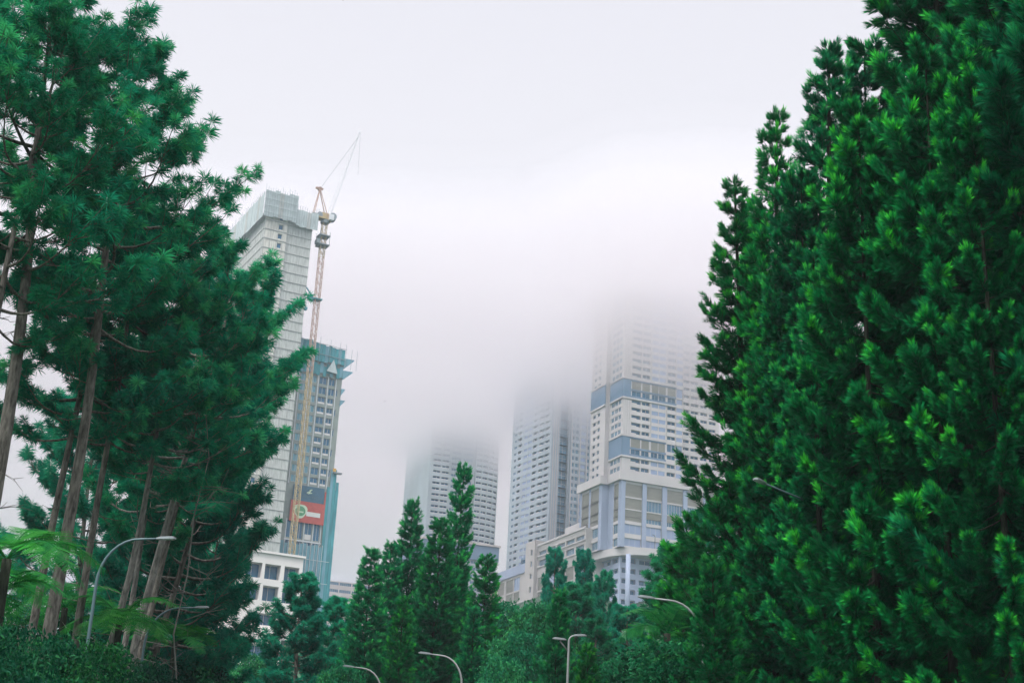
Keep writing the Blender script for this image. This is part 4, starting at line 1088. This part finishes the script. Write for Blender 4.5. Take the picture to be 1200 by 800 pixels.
# the tall araucaria row on the right
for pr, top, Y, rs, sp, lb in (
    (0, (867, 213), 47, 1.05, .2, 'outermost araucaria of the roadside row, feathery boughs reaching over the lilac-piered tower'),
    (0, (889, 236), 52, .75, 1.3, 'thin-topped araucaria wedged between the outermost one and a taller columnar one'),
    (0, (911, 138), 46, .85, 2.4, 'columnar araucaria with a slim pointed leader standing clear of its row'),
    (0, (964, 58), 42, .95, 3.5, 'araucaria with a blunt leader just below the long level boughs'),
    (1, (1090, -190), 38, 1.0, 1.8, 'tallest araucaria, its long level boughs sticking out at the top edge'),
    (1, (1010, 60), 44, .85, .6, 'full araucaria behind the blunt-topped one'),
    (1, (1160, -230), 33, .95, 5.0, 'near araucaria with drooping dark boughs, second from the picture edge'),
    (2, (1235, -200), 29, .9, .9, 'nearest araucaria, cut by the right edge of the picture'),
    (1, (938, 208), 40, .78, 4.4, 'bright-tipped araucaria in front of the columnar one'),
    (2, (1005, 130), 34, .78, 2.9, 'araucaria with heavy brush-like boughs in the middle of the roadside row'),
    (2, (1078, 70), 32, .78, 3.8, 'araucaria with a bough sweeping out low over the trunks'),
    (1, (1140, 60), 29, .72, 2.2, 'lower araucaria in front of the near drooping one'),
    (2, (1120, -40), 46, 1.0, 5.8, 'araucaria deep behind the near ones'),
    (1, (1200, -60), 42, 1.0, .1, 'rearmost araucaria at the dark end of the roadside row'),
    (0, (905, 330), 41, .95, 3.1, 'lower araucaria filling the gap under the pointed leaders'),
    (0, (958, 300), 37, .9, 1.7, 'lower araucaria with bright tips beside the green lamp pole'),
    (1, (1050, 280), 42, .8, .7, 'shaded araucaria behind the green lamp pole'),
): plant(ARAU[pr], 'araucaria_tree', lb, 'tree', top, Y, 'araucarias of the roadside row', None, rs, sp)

# broad-leaved trees and shrubs
for pr, top, Y, rs, sp, lb in (
    (0, (606, 714), 98, .7, .3, 'rounded broad-leaved tree between the araucaria clump and the young bright araucaria'),
    (1, (632, 716), 96, .7, 1.9, 'broad-leaved tree right behind the young bright araucaria'),
    (1, (604, 748), 78, .6, 2.5, 'low broad-leaved tree in front of the rounded one'),
    (0, (735, 772), 62, .7, 3.7, 'low broad-leaved tree below the fern frond'),
    (1, (590, 775), 60, .6, 4.7, 'bushy tree at the foot of the picture beside the pale curved lamp'),
    (0, (300, 770), 110, .7, 5.7, 'pale green tree at the foot of the white parking building'),
    (1, (262, 782), 96, .8, .8, 'low tree at the dark foot of the pine stand'),
    (1, (792, 762), 43, 1.0, 1.2, 'leafy tree under the yellow-green araucaria'),
    (0, (712, 778), 60, .6, 3.2, 'leafy tree at the foot of the picture right of the small araucaria'),
    (1, (398, 786), 74, .6, 2.2, 'leafy tree between the bushy dark pine and the araucaria clump'),
): plant(LEAFY[pr], 'broadleaf_tree', lb, 'tree', top, Y, 'broad-leaved trees on the slope', None, rs, sp)
for pr, top, Y, rs, sp, lb in (
    (0, (22, 750), 27, .7, .3, 'dark leafy shrub in front of the stoutest pine trunk'),
    (1, (-40, 735), 25, .8, 1.6, 'dark shrub cut by the left edge, below the tree fern'),
    (1, (85, 762), 28, .6, 2.9, 'shrub with layered sprays crossing the nearest lamp pole'),
    (0, (150, 780), 44, .8, 4.0, 'shrub at the foot of the leaning speckled pine'),
    (1, (225, 788), 60, .9, 5.0, 'shrub under the third street lamp'),
    (0, (28, 716), 52, .8, 3.6, 'bright shrub behind the stout pine trunk'),
    (1, (112, 766), 56, .7, .9, 'bright shrub between the brown and the flaky pine trunks'),
    (0, (1040, 742), 62, 1.5, .7, 'bright shrub seen through the dark trunks near the green lamp pole'),
    (1, (1110, 745), 60, 1.5, 2.0, 'shrub behind the dark trunks of the roadside row'),
    (0, (1175, 720), 58, 1.4, 3.3, 'shrub at the far right behind the dark trunks'),
    (1, (950, 780), 58, 1.4, 4.6, 'shrub under the lower boughs with bright tips'),
    (0, (850, 772), 46, 1.4, 5.5, 'shrub below the lime araucaria'),
): plant(SHRUB[pr], 'shrub', lb, 'shrub', top, Y, 'roadside shrubs', None, rs, sp)

# bare dead pine snag among the left stand
def snag():
    b = at(216, 800, 47); z = ground(b[0], b[1]); tp = at(240, 470, 47); t = thing('dead_tree', 'bare grey dead sapling with crooked twigs in front of the dark pines', 'tree', (b[0], b[1], z))
    rng = np.random.default_rng(8); root = np.array([b[0], b[1], z]); P = np.array([root + (tp - root) * s + np.array([.22 * math.sin(s * 9) + .1 * math.sin(s * 23), 0, 0]) for s in np.linspace(0, 1, 9)])
    m = MB(); m.tube(list(P), list(.034 * (1 - .85 * np.linspace(0, 1, 9)) + .006), 7)
    for i in range(22):
        u = rng.uniform(.35, 1); p = root + (tp - root) * u; h = unit(np.array([rng.normal(), rng.normal() * .6, rng.uniform(-.1, .8)])); L = rng.uniform(.5, 1.9)
        q = p + h * L * .5 + rng.normal(size=3) * .08; e = p + h * L + rng.normal(size=3) * .15; m.tube([p, q, e], [.016, .011, .005], 5)
        for k in range(2): m.tube([q, q + unit(h + rng.normal(size=3) * .7) * rng.uniform(.3, .7)], [.009, .004], 4)
    m.build('trunk', 'twig', t, smooth=True)
snag()

# ------------------------------------------------------------------ tree ferns
def frond_mesh(rng, L):
    """one arching frond: a midrib and pairs of toothed pinnae"""
    V = []; T = []; tint = []
    n = 26
    def mid(s): return np.array([L * s * (1 - .10 * s), 0, L * (.80 * s - .92 * s * s)])
    def quad(a, b, c, d, tv):
        k = len(V); V.extend([a, b, c, d]); T.append((k, k + 1, k + 2, k + 3)); tint.extend([tv] * 4)
    for i in range(20):
        a, b = mid(i / 20), mid((i + 1) / 20); w = np.array([0, .016 * (1 - i / 22), 0])
        quad(a - w, a + w, b + w, b - w, .2); u = np.array([0, 0, .02 * (1 - i / 22)]); quad(a - u, a + u, b + u, b - u, .2)
    for i in range(n):
        s = .16 + .83 * i / n; p = mid(s); l = L * .27 * math.sin(math.pi * min(1, (s * .93 + .05))) ** .7 + .03
        ax = unit(mid(min(1, s + .02)) - mid(s - .02))
        for sg in (-1, 1):
            d = unit(np.array([0, sg, 0]) + ax * .45 + np.array([0, 0, rng.uniform(-.35, -.05)])); tv = np.clip(rng.uniform(.25, .95), 0, 1)
            m = 9
            for j in range(m):
                q = p + d * l * (j + .3) / m; r = l * .135 * (1 - (j / m) ** 1.6) + .006
                for s2 in (-1, 1):
                    e = unit(ax * s2 + d * .5); w = d * l / m * .36
                    quad(q - w, q + w, q + w * .6 + e * r, q - w * .2 + e * r, tv)
    return np_mesh('frond', np.array(V), np.array(T), 'fern', np.array(tint))
FROND = [frond_mesh(np.random.default_rng(300 + i), 2.3) for i in range(3)]
def tree_fern(px, py, Y, L, label, seed, n=11, tilt=0.):
    p = at(px, py, Y); g = ground(p[0], p[1]); t = thing('tree_fern', label, 'tree fern', (p[0], p[1], g), 'tree ferns')
    b = MB(); h = p[2] - g; b.tube([(p[0], p[1], g), (p[0] + .08, p[1], g + h * .5), (p[0], p[1], p[2])], [.13, .10, .11], 9); b.build('trunk', 'bark_brown', t, smooth=True)
    rng = random.Random(seed)
    for i in range(n):
        o = bpy.data.objects.new('frond', FROND[i % 3]); link(o, t); o.location = (0, 0, h)
        o.rotation_euler = (rng.uniform(-.25, .25), rng.uniform(-.45, .30) + tilt, 2 * math.pi * i / n + rng.uniform(-.2, .2)); k = L / 2.3 * rng.uniform(.8, 1.1); o.scale = (k, k, k)
tree_fern(8, 655, 32, 2.4, 'tree fern with wide bright fronds at the left edge against the sky', 1, 13)
tree_fern(140, 730, 46, 2.4, 'tree fern with vivid fronds between the flaky and leaning pine trunks', 2, 12)
tree_fern(76, 712, 50, 2.3, 'tree fern half hidden behind the stoutest pine trunk', 3, 11)
tree_fern(205, 752, 58, 2.2, 'small tree fern behind the leaning speckled pine trunk', 4, 9)
tree_fern(782, 742, 47, 2.3, 'tree fern with pale drooping fronds under the long lamp arm', 5, 5)
tree_fern(1035, 742, 54, 2.2, 'tree fern glimpsed through the dark trunks near the green lamp pole', 6, 9)
tree_fern(-10, 700, 36, 2.3, 'lower tree fern at the left edge under the wide-fronded one', 7, 11)

# ------------------------------------------------------------------ massed wood on the hill behind (nobody could count it)
def wood():
    rng = np.random.default_rng(77); C = []; 
    for _ in range(900):
        x = rng.uniform(-170, 190); y = rng.uniform(105, 300); px = 600 + F * x / (y * 1.02)
        h = rng.uniform(4, 8.5) if not (330 < px < 620) else rng.uniform(2, 5)
        if 120 < px < 380: h *= .75
        g = ground(x, y); r = rng.uniform(1.6, 2.8)
        k = 34
        d = unit(rng.normal(size=(k, 3))); s = rng.uniform(.0, 1, k)
        rr = r * (1 - s * .75)
        C.append(np.stack([x + d[:, 0] * rr, y + d[:, 1] * rr, g + .4 + s * h], 1))
    for _ in range(260):                       # understorey right behind the roadside rows
        x, y = (rng.uniform(18, 60), rng.uniform(62, 100)) if rng.random() < .6 else (rng.uniform(-62, -20), rng.uniform(78, 104))
        h = rng.uniform(3, 7); k = 40; d = unit(rng.normal(size=(k, 3))); s = rng.uniform(0, 1, k); rr = 2.0 * (1 - s * .6)
        C.append(np.stack([x + d[:, 0] * rr, y + d[:, 1] * rr, ground(x, y) + .3 + s * h], 1))
    C = np.concatenate(C); N = len(C); per = 12; K = N * per
    B = np.repeat(C, per, 0) + rng.normal(size=(K, 3)) * .42
    d = unit(rng.normal(size=(K, 3)) + np.array([0, 0, .4])); ti = np.clip(np.repeat(rng.uniform(.05, .8, N), per) + rng.normal(size=K) * .1, 0, 1)
    V, T, ti = blades(rng, B, d, rng.uniform(.4, .75, K), np.full(K, .17), ti, bend=np.tile([0, 0, -.2], (K, 1)))
    o = link(bpy.data.objects.new('woodland', np_mesh('woodland', V, T, 'pine_deep', ti))); o['kind'] = 'stuff'
wood()

# ------------------------------------------------------------------ street lamps
def street_lamp(head, Y, foot_px, label, paint='pole', h_extra=0., arm_drop=.45, second=None, r=.040, foot_Y=None):
    """tapered pole that curves over into an arm with a flat lamp head; head: sight line of the lamp head"""
    H = at(head[0], head[1], Y); FY = foot_Y or Y; f0 = at(foot_px[0], foot_px[1], FY); g = ground(f0[0], f0[1])
    base = np.array([f0[0], f0[1], g]); t = thing('street_lamp', label, 'street lamp', base, 'street lamps along the road')
    d = np.array([H[0] - base[0], H[1] - base[1], 0]); L = np.linalg.norm(d); d /= L
    top = H[2] + .04; cr = min(1.7, L * .8)
    pts = [base, base + Z3 * (top - g) * .45, base + Z3 * (top - g - cr)]
    for k in range(1, 9):
        a = math.pi / 2 * k / 8; pts.append(base + d * cr * (1 - math.cos(a)) * .8 + Z3 * (top - g - cr + cr * math.sin(a) * .97))
    pts.append(np.array([H[0], H[1], top]) - d * .10)
    rad = [r * 1.35, r * 1.15, r] + [r * (.95 - .035 * k) for k in range(8)] + [r * .55]
    b = MB(); b.tube(pts, rad, 12); b.build('pole', paint, t, smooth=True)
    b = MB(); b.tube([base, base + Z3 * .35], [r * 2.0, r * 1.7], 12); b.build('base_sleeve', paint, t, smooth=True)
    lamp_head(t, H, d, top)
    if second is not None:
        S_ = at(second[0], second[1], FY); d2 = np.array([S_[0] - base[0], S_[1] - base[1], 0]); d2 /= np.linalg.norm(d2)
        b = MB(); b.tube([base + Z3 * (top - g - .55), base + d2 * .3 + Z3 * (top - g - .2), np.array([S_[0], S_[1], S_[2]])], [r * .7, r * .6, r * .5], 10); b.build('arm', paint, t, smooth=True)
        lamp_head(t, S_, d2, S_[2])
def lamp_head(t, H, d, z, k=.62):
    s = np.array([-d[1], d[0], 0]); P = lambda a, w, q: np.array([H[0], H[1], z]) + (d * (a + .12) + s * w + Z3 * q) * k
    b = MB(); out = [(-.34, .07), (-.22, .12), (.18, .15), (.36, .12), (.42, 0)]; ring = out + [(a, -w) for a, w in out[::-1][1:]]
    b.prism([P(a, w, -.03 + .06 * (a + .3)) for a, w in ring], Z3 * .07 * k)
    b.prism([P(a * .8, w * .6, .045 + .06 * (a + .3)) for a, w in ring], Z3 * .03 * k)
    ho = b.build('lamp_head', 'lamp_head', t)
    b = MB()
    for a in (-.08, .06, .20): b.box(P(a, -.09, -.05 + .06 * (a + .3)), d * .10 * k, s * .18 * k, Z3 * .022 * k)
    b.build('lens', 'lens', ho)

street_lamp((190, 633), 35, (96, 800), 'nearest street lamp, grey curved pole in front of the brown pine trunk')
street_lamp((233, 713), 49, (163, 800), 'second street lamp, arm showing past the leaning pine trunk')
street_lamp((242, 762), 61, (196, 800), 'third street lamp, thin curved pole low among dark pines')
street_lamp((501, 767), 54, (541, 800), 'pale curved street lamp in front of the araucaria clump', 'pole_white')
street_lamp((411, 782), 63, (446, 820), 'far pale street lamp, only its head showing at the foot of the araucaria clump', 'pole_white')
street_lamp((676, 746), 50, (665, 800), 'white double-headed street lamp beside the young bright araucaria', 'pole_white', second=(659, 749))
street_lamp((761, 702), 41, (824, 800), 'street lamp with long pale arm and head clear of the yellow-green araucaria', 'pole_white')
street_lamp((893, 567), 35.4, (1000, 800), 'street lamp whose head pokes out of the araucaria boughs, green pole among the trunks', 'pole', foot_Y=38.5)

# ------------------------------------------------------------------ birds
def bird(px, py, Y, span, yaw, bank, label):
    p = at(px, py, Y); t = thing('bird', label, 'bird', p, 'birds in flight')
    b = MB(); L = span * .42
    prof = [(-.50, .010), (-.40, .05), (-.2, .085), (.05, .105), (.25, .085), (.36, .07), (.44, .065), (.50, .02)]
    R = Matrix.Rotation(yaw, 3, 'Z') @ Matrix.Rotation(bank, 3, 'X')
    W = lambda x, y, z: np.array(R @ Vector((x, y, z))) + p
    b.tube([W(a * L, 0, 0) for a, r in prof], [r * L * 1.3 for a, r in prof], 10)
    for s in (-1, 1):
        o = [(.20, 0.04, 0), (.26, .28, .10), (.10, .62, .12), (-.28, 1.0, .04), (-.06, .58, .10), (-.14, .25, .08), (-.12, .04, 0)]
        pts = [W(x * span * .5, s * y * span * .5, z * span * .5) for x, y, z in o]; b.prism(pts, np.array(R @ Vector((0, 0, -.012 * span))))
    o = [(-.42, .03), (-.85, .14), (-.70, 0), (-.85, -.14), (-.42, -.03)]
    b.prism([W(x * L, y * L * 1.3, 0) for x, y in o], np.array(R @ Vector((0, 0, -.02 * L))))
    me = b.build('body', 'bird', t)
bird(402, -1, 60, .40, RAD(25), RAD(62), 'dark swallow gliding at the top edge of the picture')
bird(451, 470, 190, .34, RAD(200), RAD(20), 'tiny far bird in the mist right of the banner block')

# ------------------------------------------------------------------ fog
def fog_mat(name, dens, col, aniso=0.0):
    m = bpy.data.materials.new(name); m.use_nodes = True; nt = m.node_tree; nt.nodes.clear()
    o = nt.nodes.new('ShaderNodeOutputMaterial'); v = nt.nodes.new('ShaderNodeVolumePrincipled')
    v.inputs['Color'].default_value = col + (1,); v.inputs['Density'].default_value = dens; v.inputs['Anisotropy'].default_value = aniso
    nt.links.new(v.outputs[0], o.inputs['Volume']); return m
FOG_A, FOG_G, TAP = (.937, .925, .933), .87, 0
HAZE_D, FOG_D = .00020, .036
def haze():
    b = MB(); b.box((-700, -60, -3), (1400, 0, 0), (0, 1280, 0), (0, 0, 310)); o = b.build('haze', fog_mat('haze_air', HAZE_D, (.78, .86, 1.0)), kind='stuff'); return o
haze()
def fog_bank(dens, grow, rise, sink):
    rng = np.random.default_rng(3); nx, ny = 30, 22; X0, X1, Y0, Y1 = -420 - grow, 520 + grow, 508 - grow * .5, 1120 + grow
    ph = rng.uniform(0, 6.28, 12)
    def wave(x, y): return 4.5 * math.sin(x * .021 + ph[0]) + 3.5 * math.sin(y * .026 + x * .011 + ph[1]) + 2.5 * math.sin(x * .06 + ph[2]) + 2. * math.sin(y * .07 - x * .03 + ph[3])
    V = []; Fc = []
    for lay in (0, 1):
        for j in range(ny):
            for i in range(nx):
                x = X0 + (X1 - X0) * i / (nx - 1); v = j / (ny - 1); y = Y0 + (Y1 - Y0) * v - 46 * (1 - v) ** 6 / (1 + math.exp(-(x - 22) / 9))      # it reaches further forward round the right-hand tower
                if lay == 0: z = min(251 + rise - 14, 178 - sink + 17 * (1 / (1 + math.exp((x - 14) / 8))) + wave(x, y) + 22 * max(0, 1 - (v / .06)) ** 2)
                else: z = 251 + rise - TAP * max(0, 1 - v / .09) ** 2; 
                V.append((x, y, z))
    n = nx * ny
    for j in range(ny - 1):
        for i in range(nx - 1):
            a = j * nx + i; Fc.append((a, a + nx, a + nx + 1, a + 1)); Fc.append((n + a, n + a + 1, n + a + nx + 1, n + a + nx))
    for i in range(nx - 1):
        a = i; Fc.append((a, a + 1, n + a + 1, n + a)); a = (ny - 1) * nx + i; Fc.append((a + 1, a, n + a, n + a + 1))
    for j in range(ny - 1):
        a = j * nx; Fc.append((a + nx, a, n + a, n + a + nx)); a = j * nx + nx - 1; Fc.append((a, a + nx, n + a + nx, n + a))
    me = bpy.data.meshes.new('fog'); me.from_pydata(V, [], Fc); me.materials.append(fog_mat('fog_air', dens, FOG_A, FOG_G))
    o = link(bpy.data.objects.new('fog', me)); o['kind'] = 'stuff'
for f_ in ((.82, 0, 0, 0), (.18, 10, 8, 5), (.75, -9, -10, -28)): fog_bank(FOG_D * f_[0], *f_[1:])      # the bank thins out towards its edges

# ------------------------------------------------------------------ light: overcast daylight
EXPO = 2.05
SUN_EL, SUN_AZ = RAD(58), RAD(215)          # azimuth clockwise from +Y: behind and left of the camera
w = bpy.data.worlds.new('World'); S.world = w; w.use_nodes = True; nt = w.node_tree
bg = nt.nodes['Background']; out = nt.nodes['World Output']
sky = nt.nodes.new('ShaderNodeTexSky'); sky.sky_type = 'NISHITA'; sky.sun_disc = False
sky.sun_elevation = SUN_EL; sky.sun_rotation = SUN_AZ; sky.dust_density = 4; sky.air_density = 1.2
nt.links.new(sky.outputs[0], bg.inputs[0]); bg.inputs[1].default_value = .06
bg2 = nt.nodes.new('ShaderNodeBackground')      # the closed cloud deck, brighter overhead than at the horizon
tc = nt.nodes.new('ShaderNodeTexCoord'); sp = nt.nodes.new('ShaderNodeSeparateXYZ'); cr = nt.nodes.new('ShaderNodeValToRGB')
nt.links.new(tc.outputs['Generated'], sp.inputs[0]); nt.links.new(sp.outputs['Z'], cr.inputs[0]); nt.links.new(cr.outputs[0], bg2.inputs[0])
e = cr.color_ramp.elements; e[0].position = 0.0; e[0].color = (.32, .34, .41, 1); e[1].position = 1.0; e[1].color = (2.15, 2.16, 2.19, 1)
for p, c in ((.10, (.66, .655, .735)), (.22, (.74, .725, .81)), (.36, (.91, .89, .945)), (.45, (.92, .90, .95)), (.56, (.88, .865, .93))): q = e.new(p); q.color = tuple(x / EXPO for x in c) + (1,)
bg2.inputs[1].default_value = 1.0
mx = nt.nodes.new('ShaderNodeMixShader'); mx.inputs[0].default_value = .94
nt.links.new(bg.outputs[0], mx.inputs[1]); nt.links.new(bg2.outputs[0], mx.inputs[2]); nt.links.new(mx.outputs[0], out.inputs['Surface'])
sd = bpy.data.lights.new('sun', 'SUN'); sd.energy = 1.5; sd.angle = RAD(14); sd.color = (1, .97, .92); so = bpy.data.objects.new('sun', sd); COL.objects.link(so)
v = Vector((math.sin(SUN_AZ) * math.cos(SUN_EL), math.cos(SUN_AZ) * math.cos(SUN_EL), math.sin(SUN_EL))); so.rotation_euler = v.to_track_quat('Z', 'Y').to_euler(); so.location = (0, -20, 60)
S.view_settings.view_transform = 'Standard'; S.view_settings.look = 'None'; S.view_settings.exposure = math.log2(EXPO); S.view_settings.gamma = 1
c = S.cycles
c.max_bounces = 24; c.diffuse_bounces = 1; c.glossy_bounces = 2; c.transmission_bounces = 3; c.volume_bounces = 20; c.transparent_max_bounces = 4
c.sample_clamp_indirect = 4; c.use_denoising = True; c.denoising_input_passes = 'RGB_ALBEDO_NORMAL'; c.denoising_prefilter = 'ACCURATE'
try: c.denoiser = 'OPENIMAGEDENOISE'
except Exception: pass
